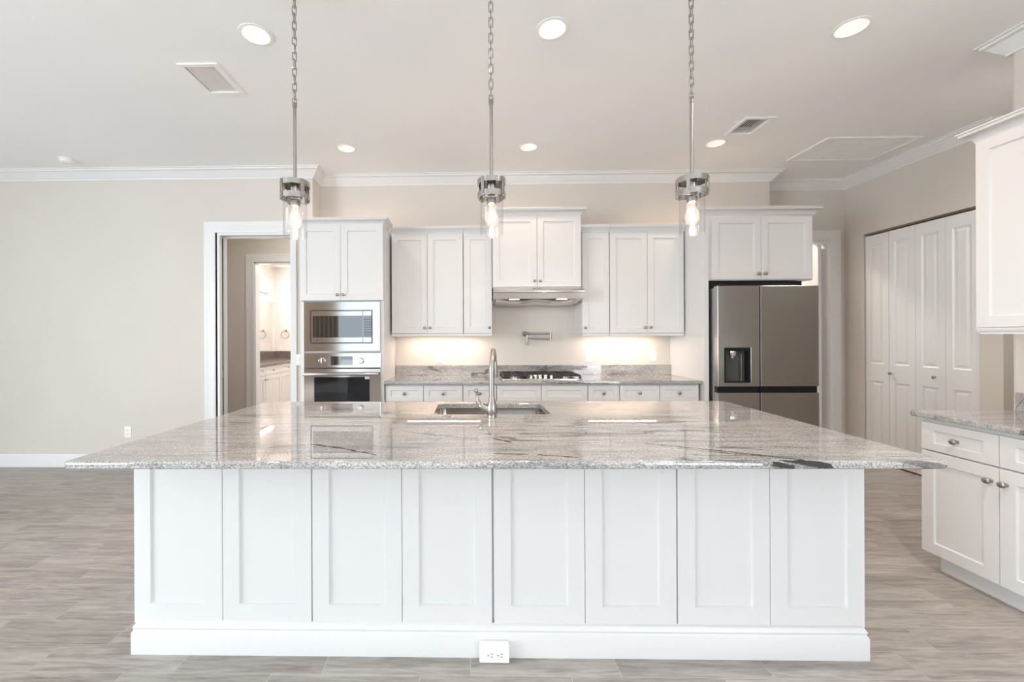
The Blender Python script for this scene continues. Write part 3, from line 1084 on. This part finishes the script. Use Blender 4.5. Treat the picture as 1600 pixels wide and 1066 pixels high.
mw = thing('built_in_microwave', 'stainless built-in microwave above the wall oven', 'microwave', (-1.19, 4.0, 1.21))
MX0, MX1 = -1.5495, -.832
g = MB()
g.panel(MX0, MX1, 1.2165, 1.680, TY - .022, .022, [(-1.492, -.902, 1.288, 1.602)], [(0, 0), (.004, .012)], True)
g.build('trim_frame', 'stainless', mw)
yq = TY - .0245
MB().box(-1.4865, -.9075, TY - .0115, TY - .0102, 1.2935, 1.5965).build('recess', 'black_plastic', mw)
fr_ = MB().panel(-1.480, -.996, 1.298, 1.592, yq, .0135, [(-1.467, -1.000, 1.345, 1.548)], [(0, 0), (.002, .003)]).build('door', 'stainless', mw)
MB().box(-1.4645, -1.0025, yq + .0005, yq + .0028, 1.3475, 1.5455).build('window', 'black_glass', fr_)
cp = MB().panel(-.994, -.912, 1.298, 1.592, yq, .0135, [(-.991, -.914, 1.345, 1.548)], [(0, 0), (.002, .003)]).build('control_panel', 'stainless', mw)
MB().box(-.9885, -.9165, yq + .0005, yq + .0028, 1.3475, 1.5455).build('keypad', 'black_glass', cp)
mk = MB()
for i in range(3):
    for k in range(7):
        mk.box(-.976 + i * .021, -.966 + i * .021, yq - .0001, yq + .0006, 1.365 + k * .024, 1.371 + k * .024)
mk.build('key_marks', 'screen_grey', cp)


def text(body, size, x, y, z, parent, material, name='logo'):
    cu = bpy.data.curves.new('text', 'FONT')
    cu.body = body
    cu.size = size
    cu.extrude = .0003
    o_ = bpy.data.objects.new('text', cu)
    COL.objects.link(o_)
    dg = bpy.context.evaluated_depsgraph_get()
    me = bpy.data.meshes.new_from_object(o_.evaluated_get(dg))
    bpy.data.objects.remove(o_)
    b_ = bmesh.new()
    b_.from_mesh(me)
    bpy.data.meshes.remove(me)
    mb = MB(Matrix.Translation((x, y, z)) @ Matrix.Rotation(R(90), 4, 'X'))
    mb.merge(b_)
    return mb, (name, material, parent)


mb, (nm, mt, pr) = text('LG', .022, -1.440, yq - .0006, 1.313, fr_, 'black_plastic')
mb.lathe([(.009, 0), (.009, .0006), (.007, .0006), (.007, 0)], (-1.455, yq, 1.3205), (0, -1, 0), 20, False, False)
mb.build(nm, mt, pr)

ov = thing('wall_oven', 'stainless wall oven with two knobs below the microwave', 'oven', (-1.19, 4.0, .45))
OX0, OX1 = -1.5495, -.830
MB().box(OX0 + .012, OX1 - .012, TY + .001, 4.50, .375, 1.186).build('body', 'black_plastic', ov)
cp = MB().box(OX0, OX1, TY - .024, TY - .0005, 1.060, 1.200, .003).build('control_panel', 'stainless', ov)
MB().box(-1.295, -1.092, TY - .0262, TY - .0245, 1.086, 1.168).build('display', 'black_glass', cp)
for x in (-1.377, -1.014):
    kb = MB().lathe([(.031, 0), (.031, .004), (.027, .007), (.0265, .024), (.023, .028)], (x, TY - .0242, 1.126), (0, -1, 0), 28).box(x - .004, x + .004, TY - .058, TY - .050, 1.100, 1.152, .002).build('knob', 'chrome', ov, 40)
od = MB().panel(OX0, OX1, .375, 1.052, TY - .030, .030, [(-1.453, -.931, .50, .976)], [(0, 0), (.003, .004)]).build('door', 'stainless', ov)
MB().box(-1.449, -.935, TY - .0292, TY - .0265, .504, .972).build('window', 'oven_glass', od)
hb = MB()
hb.box(OX0 + .005, OX1 - .008, TY - .085, TY - .062, .990, 1.018, .007, 3)
for x in (-1.455, -.955):
    hb.box(x - .012, x + .012, TY - .064, TY - .0295, .994, 1.014, .002)
hb.build('handle', 'polished_nickel', od, 40)
st_ = MB().box(-.975, -.934, TY - .0312, TY - .0302, .955, .978).build('sticker', 'white_plastic', od)
mk = MB()
for k in range(2):
    mk.box(-.970, -.940, TY - .0315, TY - .0312, .961 + k * .007, .963 + k * .007)
mk.build('print', 'screen_grey', st_)

# ------------------------------------------------------------------ refrigerator niche
fc = thing('refrigerator_cabinet', 'deep white two-door cabinet above the refrigerator', 'cabinet', (2.69, 4.28, 1.85))
MB().box(2.166, 2.2045, 3.925, 4.598, 0, 2.453).build('end_panel', 'cabinet_paint', fc)
MB().box(2.206, 3.166, 3.946, 4.598, 1.856, 2.462).build('carcass', 'cabinet_paint', fc)
for a, b_, s_ in ((2.236, 2.684, 1), (2.684, 3.150, -1)):
    dr = door(I4, a + .0015, b_ - .0015, 1.864, 2.440, 3.925, fc)
    knob(I4, (b_ - .032) if s_ > 0 else (a + .032), 3.925, 1.915, dr, r=.0165)
cab_crown(fc, [(2.166, 4.25), (2.166, 3.922), (3.166, 3.922), (3.166, 4.59)], 2.454, .98)

fg = thing('refrigerator', 'dark stainless four-door refrigerator with a water dispenser', 'refrigerator', (2.66, 4.2, 0))
FX0, FX1, FYF = 2.212, 3.098, 3.795
SEAM = 2.583
MB().box(2.222, 3.085, 3.875, 4.57, .03, 1.780, .004).build('body', 'dark_stainless', fg)
MB().box(2.230, 3.078, 3.835, 3.874, .05, 1.775).build('gasket', 'shadow_gap', fg)
MB().box(2.235, 2.305, 3.81, 3.90, 1.7925, 1.806, .003).build('hinge_cover', 'black_plastic', fg)
MB().box(2.230, 3.078, 3.960, 4.560, 1.7805, 1.850, .004).build('top_cover', 'black_plastic', fg)  # black box painting in the shade between refrigerator and cabinet
DSP = (2.266, 2.504, .926, 1.240)
dl = MB()
dl.panel(FX0, SEAM - .004, .893, 1.790, FYF, .06, [DSP], [(0, 0), (.003, .004), (.004, .055)], False)
dl.build('left_upper_door', 'dark_stainless', fg)
MB().box(SEAM + .004, FX1, FYF, FYF + .06, .893, 1.790, .004).build('right_upper_door', 'dark_stainless', fg)
for a, b_ in ((FX0, SEAM - .004), (SEAM + .004, FX1)):
    MB().box(a, b_, FYF, FYF + .06, .05, .838, .004).build('lower_door', 'dark_stainless', fg)
    MB().box(a + .004, b_ - .004, FYF + .018, FYF + .05, .8385, .8925).build('grip_recess', 'black_plastic', fg)
MB().box(FX0 + .02, FX1 - .02, FYF + .03, FYF + .08, .0, .049).build('toe_grille', 'black_plastic', fg)
ds = thing_dummy = None
a0, a1, c0, c1 = DSP
n_ = MB()
e_ = .005
n_.loops([[(a0 + e_, FYF + .002, c0 + e_), (a1 - e_, FYF + .002, c0 + e_), (a1 - e_, FYF + .002, c1 - e_), (a0 + e_, FYF + .002, c1 - e_)],
          [(a0 + .014, FYF + .003, c0 + .010), (a1 - .022, FYF + .003, c0 + .010), (a1 - .022, FYF + .003, c1 - .028), (a0 + .014, FYF + .003, c1 - .028)],
          [(a0 + .022, FYF + .054, c0 + .014), (a1 - .04, FYF + .054, c0 + .014), (a1 - .04, FYF + .054, c1 - .032), (a0 + .022, FYF + .054, c1 - .032)]], True, False, True)
ds = n_.build('dispenser', 'black_plastic', fg)
MB().lathe([(.036, 0), (.036, -.034), (.030, -.044), (.018, -.046), (.015, -.064), (.008, -.066)], (a0 + .092, FYF + .038, c1 - .033)).build('nozzle', 'chrome', ds, 40)
MB().box(a0 + .058, a0 + .118, FYF + .044, FYF + .050, c0 + .080, c1 - .095, .002).build('paddle', 'black_plastic', ds)
MB().box(a0 + .150, a0 + .156, FYF + .006, FYF + .052, c0 + .012, c1 - .06).build('divider', 'stainless', ds)

# ------------------------------------------------------------------ right-hand cabinets (fronts look toward -x)
RXF, RY0 = 2.630, 2.508
MR = Matrix.Translation((RXF, RY0, 0)) @ Matrix.Rotation(R(-90), 4, 'Z')     # local x toward the viewer, local y toward +x
RL = 1.60
seam = .362


def right_base(label, x0, x1, segs):
    p_ = MR @ Vector(((x0 + x1) / 2, .3, 0))
    t_ = thing('base_cabinet', label, 'cabinet', p_)
    b_ = MB(MR)
    b_.box(x0 + .0005, x1 - .0005, .021, .566, .105, .872)
    b_.box(x0 + .045, x1 - .0005, .062, .566, 0, .105)
    b_.build('carcass', 'cabinet_paint', t_)
    for a, b, s_ in segs:
        dr = door(MR, a + .0015, b - .0015, .692, .848, 0, t_, 'drawer', .060, .040)
        knob(MR, (a + b) / 2 - .006, .009, .768, dr, True)
        dd = door(MR, a + .0015, b - .0015, .103, .684, 0, t_, 'door', .060)
        knob(MR, (b - .032) if s_ > 0 else (a + .030), 0, .612, dd, True)
    return t_


right_base('white base cabinet with oval knobs at the far right, beside the island', 0, 2 * seam, [(0, seam, 1), (seam, 2 * seam, -1)])
right_base('white base cabinet continuing toward the viewer along the right wall', 2 * seam, 4 * seam, [(2 * seam, 3 * seam, 1), (3 * seam, 4 * seam, -1)])
MATS['granite_right'] = granite('granite_right', [(0, .30, 0, .25, .05, 0, .010), (-.2, .35, 0, .10, .12, 0, .006), (.15, .45, 0, .28, .28, 0, .005)])
rc = thing('side_countertop', 'grey granite worktop on the right cabinets with veins and short backsplash', 'countertop', (2.9, 1.8, .873))
MB().slab(rounded([(2.598, RY0 - 4 * seam - .02), (3.197, RY0 - 4 * seam - .02), (3.197, 2.546), (2.602, 2.546)], .012, 3), .8735, .905, .008).build('worktop', 'granite_right', rc, 35)
MB().box(3.170, 3.198, RY0 - 4 * seam - .02, 2.510, .9052, 1.012, .002).build('backsplash', 'granite_right', rc)
MU = Matrix.Translation((2.880, 2.452, 0)) @ Matrix.Rotation(R(-90), 4, 'Z')
uc = thing('wall_cabinet', 'large white wall cabinet at the right edge above the granite', 'cabinet', (3.04, 2.0, 1.385))
MB(MU).box(0, 1.5, .021, .316, 1.388, 2.450).build('carcass', 'cabinet_paint', uc)
for k in range(3):
    dd = door(MU, k * .5 + .001, k * .5 + .498, 1.390, 2.440, 0, uc)
    knob(MU, k * .5 + (.46 if k != 1 else .04), 0, 1.45, dd, True)
cab_crown(uc, [(1.5, .004), (0, .004), (0, .316)][::-1], 2.436, 1.05, MU)
MB(MU).sweep([(1.5, .008), (.012, .008), (.012, .316)][::-1], [(0, 1.3875), (0, 1.352), (-.012, 1.352), (-.008, 1.362), (.004, 1.366), (.010, 1.378), (.010, 1.3875)]).build('light_rail', 'cabinet_paint', uc, 40)

# ------------------------------------------------------------------ pendants
PZ0, PZ1 = 2.121, 2.480
pd = thing('pendant_light', 'left pendant lamp with clear glass over the island, nearest the doorway', 'pendant lamp', (0, 0, 1.88), 'glass pendants over the island')
PX, PY = 0.0, 0.0
MB().lathe([(.0625, 0), (.0625, -.012), (.050, -.022), (.012, -.026), (.010, -.034)], (0, 0, CZ - .0005)).build('canopy', 'nickel', pd, 40)
chn = MB()
lk, z, k = .038, CZ - .030, 0
while z > PZ1 + .030:
    lp = []
    hl, hw = .0150, .0100
    for i in range(16):
        a = 2 * math.pi * i / 16
        q = (hw * math.cos(a), math.sin(a) * hw + (hl if math.sin(a) >= 0 else -hl))
        lp.append((q[0], 0, q[1]) if k % 2 == 0 else (0, q[0], q[1]))
    chn.tube([(x, y, z - .022 + zz) for x, y, zz in lp], .0026, 8, True)
    z -= lk
    k += 1
chn.build('chain', 'nickel', pd, 60)
MB().lathe([(.005, .038), (.008, .034), (.008, .018), (.0105, .016), (.0105, .010), (.0082, .008), (.0082, PZ0 + .002 - PZ1)], (0, 0, PZ1), (0, 0, 1), 16).build('rod', 'nickel', pd, 40)
MB().lathe([(.060, .0), (.060, .004), (.020, .006), (.014, .016)], (0, 0, PZ0 - .003)).build('cap_plate', 'nickel', pd, 40)
for zz in (PZ0 - .025, PZ0 - .088):
    MB().lathe([(.062, 0), (.070, 0), (.070, .025), (.062, .025), (.062, 0)], (0, 0, zz), (0, 0, 1), 40, False, False).build('ring_band', 'polished_nickel', pd, 40)
for k in range(4):
    a = R(50 + 90 * k)
    mm = Matrix.Rotation(a, 4, 'Z')
    sp = MB(mm).box(.0702, .0735, -.008, .008, PZ0 - .090, PZ0 + .001, .001).box(.058, .0618, -.008, .008, PZ0 - .098, PZ0, .001).build('strap', 'nickel', pd)
    for zz in (PZ0 - .012, PZ0 - .075):
        MB(mm).lathe([(.0045, 0), (.0045, .003), (.002, .0045)], (.0733, 0, zz), (1, 0, 0), 10).build('screw', 'nickel', sp, 40)
MB().lathe([(.0565, 0), (.0565, -.175), (.0540, -.177), (.0535, -.175), (.0535, 0)], (0, 0, PZ0 - .095), (0, 0, 1), 40, False, False).build('glass_shade', 'clear_glass', pd, 60)
MB().lathe([(.016, 0), (.022, -.004), (.022, -.058), (.020, -.062), (.0205, -.066), (.0205, -.070), (.016, -.072)], (0, 0, PZ0 - .004)).lathe([(.018, -.070), (.024, -.074), (.024, -.100), (.014, -.104)], (0, 0, PZ0 - .020)).build('socket', 'nickel', pd, 40)
bz = PZ0 - .124
bl = MB().lathe([(.013, .0), (.0135, -.010), (.018, -.024), (.027, -.042), (.0315, -.062), (.030, -.082), (.022, -.098), (.010, -.108), (.002, -.110)], (0, 0, bz), (0, 0, 1), 24, True, True).build('bulb', 'bulb_glass', pd, 60)
fl = MB()
for k in range(6):
    a = R(60 * k)
    fl.tube([(.004 * math.cos(a), .004 * math.sin(a), bz - .020), (.011 * math.cos(a), .011 * math.sin(a), bz - .050), (.006 * math.cos(a + .5), .006 * math.sin(a + .5), bz - .088)], .0016, 6)
fl.build('filament', 'filament', bl)
pl = bpy.data.lights.new('glow', 'POINT')
pl.energy, pl.color, pl.shadow_soft_size = 12.0, (1.0, .68, .46), .020
po = bpy.data.objects.new('glow', pl)
COL.objects.link(po)
po.parent = pd
po.location = (0, 0, bz - .055 - 1.88)
for x in (.113, 1.090):
    dup(pd, (x, 2.08, 1.88), 'middle pendant lamp with clear glass, hanging before the faucet' if x < 1 else 'right pendant lamp with clear glass, nearest the refrigerator')
pd.location = (-.860, 2.08, 1.88)

# ------------------------------------------------------------------ ceiling fixtures
LL = ['recessed ceiling light at the upper left, near the left pendant chain', 'recessed ceiling light at the top centre, right of the middle pendant chain', 'recessed ceiling light at the upper right, alone near the corner moulding',
      'small far recessed ceiling light above the oven tower', 'small far recessed ceiling light above the hood cabinet', 'small far recessed ceiling light beside the right ceiling vent']
dn = thing('downlight', LL[0], 'ceiling light', (0, 0, CZ), 'recessed ceiling lights')
MB().lathe([(.094, -.001), (.092, -.004), (.076, -.006), (.074, -.003), (.074, -.001), (.094, -.001)], (0, 0, CZ - .0005), (0, 0, 1), 40, False, False).build('trim_ring', 'white_plastic', dn, 40)
MB().lathe([(.074, -.004), (.068, .02), (.052, .052), (.052, .056)], (0, 0, CZ), (0, 0, 1), 40, False, False).build('reflector', 'white_plastic', dn, 40)
MB().lathe([(.051, .050), (.030, .046), (.002, .045)], (0, 0, CZ), (0, 0, 1), 32, False, True).build('lens', 'lamp_warm', dn, 40)
MB().lathe([(.0765, .0), (.0765, .10)], (0, 0, CZ + .001), (0, 0, 1), 32, False, True).build('can', 'white_plastic', dn, 40)
sp = bpy.data.lights.new('beam', 'SPOT')
sp.energy, sp.color, sp.spot_size, sp.spot_blend, sp.shadow_soft_size = 22, (1.0, .70, .48), R(150), 1.0, .05
so = bpy.data.objects.new('beam', sp)
COL.objects.link(so)
so.parent = dn
so.location = (0, 0, -.012)
for (x, y), lab in list(zip(LIGHTS, LL))[1:]:
    dup(dn, (x, y, CZ), lab)
# added copies of the lamps, out of view, filling the dim right side
for i, (x, y) in enumerate(FILL_LIGHTS):
    q = dup(dn, (x, y, CZ), ['recessed ceiling light above the viewer on the left, out of view', 'recessed ceiling light straight above the viewer, out of view', 'recessed ceiling light above the right counter aisle, out of view', 'recessed ceiling light in the closet passage behind the right cabinets'][i])
    for ch in q.children:
        if ch.type == 'LIGHT':
            ch.data = ch.data.copy()
            ch.data.energy, ch.data.color = FILL_W[i], (1.0, .96, .92)
dn.location = (*LIGHTS[0], CZ)


def vent(label, x0, x1, y0, y1, tilt):
    t_ = thing('ceiling_vent', label, 'vent', ((x0 + x1) / 2, (y0 + y1) / 2, CZ))
    f_ = MB()
    w_ = .030
    for a, b, c2, d2 in ((x0, x1, y0, y0 + w_), (x0, x1, y1 - w_, y1), (x0, x0 + w_, y0 + w_, y1 - w_), (x1 - w_, x1, y0 + w_, y1 - w_)):
        f_.box(a, b, c2, d2, CZ - .010, CZ - .0003, .002)
    f_.build('frame', 'white_plastic', t_)
    MB().box(x0 + w_, x1 - w_, y0 + w_, y1 - w_, CZ + .050, CZ + .054).build('duct', 'vent_dark', t_)
    n2 = 8
    for k in range(n2):
        x = x0 + w_ + (x1 - x0 - 2 * w_) * (k + .5) / n2
        mm = Matrix.Translation((x, (y0 + y1) / 2, CZ + .008)) @ Matrix.Rotation(R(tilt), 4, 'Y')
        hh = (y1 - y0) / 2 - w_ - .001
        MB(mm).box(-.0105, .0105, -hh, hh, -.0015, .0015).build('slat', 'white_plastic', t_)
    return t_


vent('white louvred ceiling vent on the left near the pendant chain', *VENTS[0], -46)
vent('white louvred ceiling vent with dark gaps on the right', *VENTS[1], -46)

x0, x1, y0, y1 = HATCH
ht = thing('return_air_grille', 'large flat white grille panel in the ceiling at right', 'ceiling grille', ((x0 + x1) / 2, (y0 + y1) / 2, CZ))
f_ = MB()
for a, b, c2, d2 in ((x0, x1, y0, y0 + .022), (x0, x1, y1 - .022, y1), (x0, x0 + .022, y0 + .022, y1 - .022), (x1 - .022, x1, y0 + .022, y1 - .022)):
    f_.box(a, b, c2, d2, CZ - .014, CZ - .0003, .002)
f_.build('frame', 'white_plastic', ht)
MB().box(x0 + .022, x1 - .022, y0 + .022, y1 - .022, CZ - .005, CZ - .0004).build('panel', 'ceiling_paint', ht)
n2 = 6
for k in range(n2):
    a = x0 + .024 + (x1 - x0 - .048) * k / n2
    b = x0 + .024 + (x1 - x0 - .048) * (k + 1) / n2
    l_ = MB()
    for q in range(26):
        yy = y0 + .03 + (y1 - y0 - .06) * q / 25
        l_.box(a + .006, b - .006, yy - .003, yy + .003, CZ - .0085, CZ - .0055)
    l_.build('louvre_section', 'white_plastic', ht)

sd = thing('smoke_detector', 'round white smoke detector on the ceiling at far left', 'smoke detector', (-3.92, 4.06, CZ))
MB().lathe([(.066, 0), (.066, -.010), (.060, -.014)], (-3.92, 4.06, CZ - .0004), (0, 0, 1), 32).build('base', 'white_plastic', sd, 40)
MB().lathe([(.056, -.0145), (.056, -.028), (.044, -.038), (.020, -.040)], (-3.92, 4.06, CZ - .0004), (0, 0, 1), 32).build('cover', 'white_plastic', sd, 40)

# ------------------------------------------------------------------ bathroom beyond the hallway
VX0, VX1, VY0, VY1 = -3.952, -3.285, 6.16, 8.495
vn = thing('bathroom_vanity', 'white vanity cabinet in the bathroom beyond the hallway', 'cabinet', (-3.6, 7.3, 0))
b = MB()
b.box(VX0, VX1 - .021, VY0, VY1, .10, .884)
b.box(VX0, VX1 - .08, VY0, VY1, 0, .10)
b.build('carcass', 'cabinet_paint', vn)
MV = Matrix.Translation((VX1, VY0, 0)) @ Matrix.Rotation(R(90), 4, 'Z')   # local x toward +y, local -y looks to +x
wv = .583
for k in range(4):
    a = k * wv
    dr = door(MV, a + .004, a + wv - .004, .73, .87, 0, vn, 'drawer', .05, .04)
    knob(MV, a + wv / 2, .009, .80, dr)
    dd = door(MV, a + .004, a + wv - .004, .11, .72, 0, vn, 'door')
    knob(MV, a + (.03 if k % 2 else wv - .03), 0, .66, dd)
MATS['granite_bath'] = granite('granite_bath', [])
NT(MATS['granite_bath']).b.inputs['Roughness'].default_value = .15
vc = thing('vanity_countertop', 'dark speckled granite vanity top in the bathroom', 'countertop', (-3.6, 7.3, .885))
mdk = MATS['granite_bath']
tt = NT(mdk)
lnk = tt.b.inputs['Base Color'].links[0].from_socket
tt.l(tt.mix(1.0, lnk, (.42, .36, .33), 'MULTIPLY'), tt.b.inputs['Base Color'])
MB().slab([(VX0, VY0), (VX1 + .025, VY0), (VX1 + .025, VY1), (VX0, VY1)], .885, .925, .006).build('worktop', 'granite_bath', vc, 35)
q_ = MB().box(VX0, VX0 + .022, VY0, VY1, .9252, 1.062, .002)
q_.box(VX0 + .022, VX1 + .02, VY1 - .022, VY1, .9252, 1.062, .002)
q_.build('backsplash', 'granite_bath', vc)
bf = thing('bathroom_faucet', 'arched nickel bathroom faucet with side handles', 'faucet', (-3.80, 7.15, .925))
pts = [(-3.80, 7.15, .926), (-3.80, 7.15, 1.06)] + [(-3.80 + .075 - .075 * math.cos(R(20 * k)), 7.15, 1.06 + .075 * math.sin(R(20 * k))) for k in range(1, 10)] + [(-3.65, 7.15, 1.03)]
MB().tube(pts, .013, 12).build('spout', 'nickel', bf, 50)
for yy in (7.03, 7.27):
    MB().cyl((-3.80, yy, .9255), (-3.80, yy, .98), .014, 14).tube([(-3.80, yy, .975), (-3.76, yy + (.0), .985), (-3.73, yy, .995)], .006, 8).build('handle', 'nickel', bf, 50)
MB().box(VX0 + .001, VX0 + .007, 6.25, 8.42, 1.064, 2.055).build('bathroom_mirror', 'mirror', None, centre=True, label='frameless bathroom mirror above the vanity', category='mirror')
bl = thing('vanity_light', 'bright white bar light above the bathroom mirror', 'wall lamp', (-3.95, 7.5, 2.26))
MB().box(-3.953, -3.925, 6.75, 8.25, 2.20, 2.30, .004).build('backplate', 'nickel', bl)
MB().box(-3.9245, -3.87, 6.70, 8.30, 2.215, 2.285, .01).build('diffuser', 'lamp_bath', bl)
area('glow', (-3.86, 7.4, 2.25), (0, R(-90), 0), .06, 1.3, 15, (1, .90, .82), bl)
tr_ = thing('towel_ring', 'nickel towel ring on the far bathroom wall', 'towel ring', (-3.71, 8.49, 1.40))
MB().lathe([(.024, 0), (.024, .008), (.010, .012), (.010, .045)], (-3.71, 8.4995, 1.475), (0, -1, 0), 20).build('mount', 'nickel', tr_, 40)
MB().tube([(-3.71 + .078 * math.cos(R(15 * k)), 8.452, 1.397 + .078 * math.sin(R(15 * k))) for k in range(24)], .006, 8, True).build('ring', 'nickel', tr_, 50)
outlet('bathroom_outlet', 'small white outlet above the vanity on the far bathroom wall', -3.84, 8.4995, 1.15)
# unseen lamp added to brighten the bathroom
bc = thing('bathroom_downlight', 'bathroom ceiling lamp, out of direct view', 'ceiling light', (-2.6, 7.4, 2.75))
MB().lathe([(.09, 0), (.09, -.012), (.07, -.02)], (-2.6, 7.4, 2.7495)).build('diffuser', 'lamp_bath', bc, 40)
area('glow', (-2.6, 7.4, 2.72), (0, 0, 0), .5, .5, 34, (1, .90, .83), bc)

hl_ = thing('hall_downlight', 'hallway ceiling lamp hidden behind the left wall', 'ceiling light', (-2.4, 5.2, CZ))  # unseen lamp added to lift the dark hallway
MB().lathe([(.09, 0), (.09, -.012), (.07, -.02)], (-2.4, 5.2, CZ - .0005)).build('diffuser', 'lamp_bath', hl_, 40)
area('glow', (-2.4, 5.2, CZ - .03), (0, 0, 0), .3, .3, 9, (1, .95, .86), hl_)
sl_ = thing('sideroom_downlight', 'ceiling lamp of the room behind the open door', 'ceiling light', (3.4, 5.8, CZ))
MB().lathe([(.09, 0), (.09, -.012), (.07, -.02)], (3.4, 5.8, CZ - .0005)).build('diffuser', 'lamp_bath', sl_, 40)
area('glow', (3.4, 5.8, CZ - .03), (0, 0, 0), .3, .3, 32, (1, .90, .78), sl_)
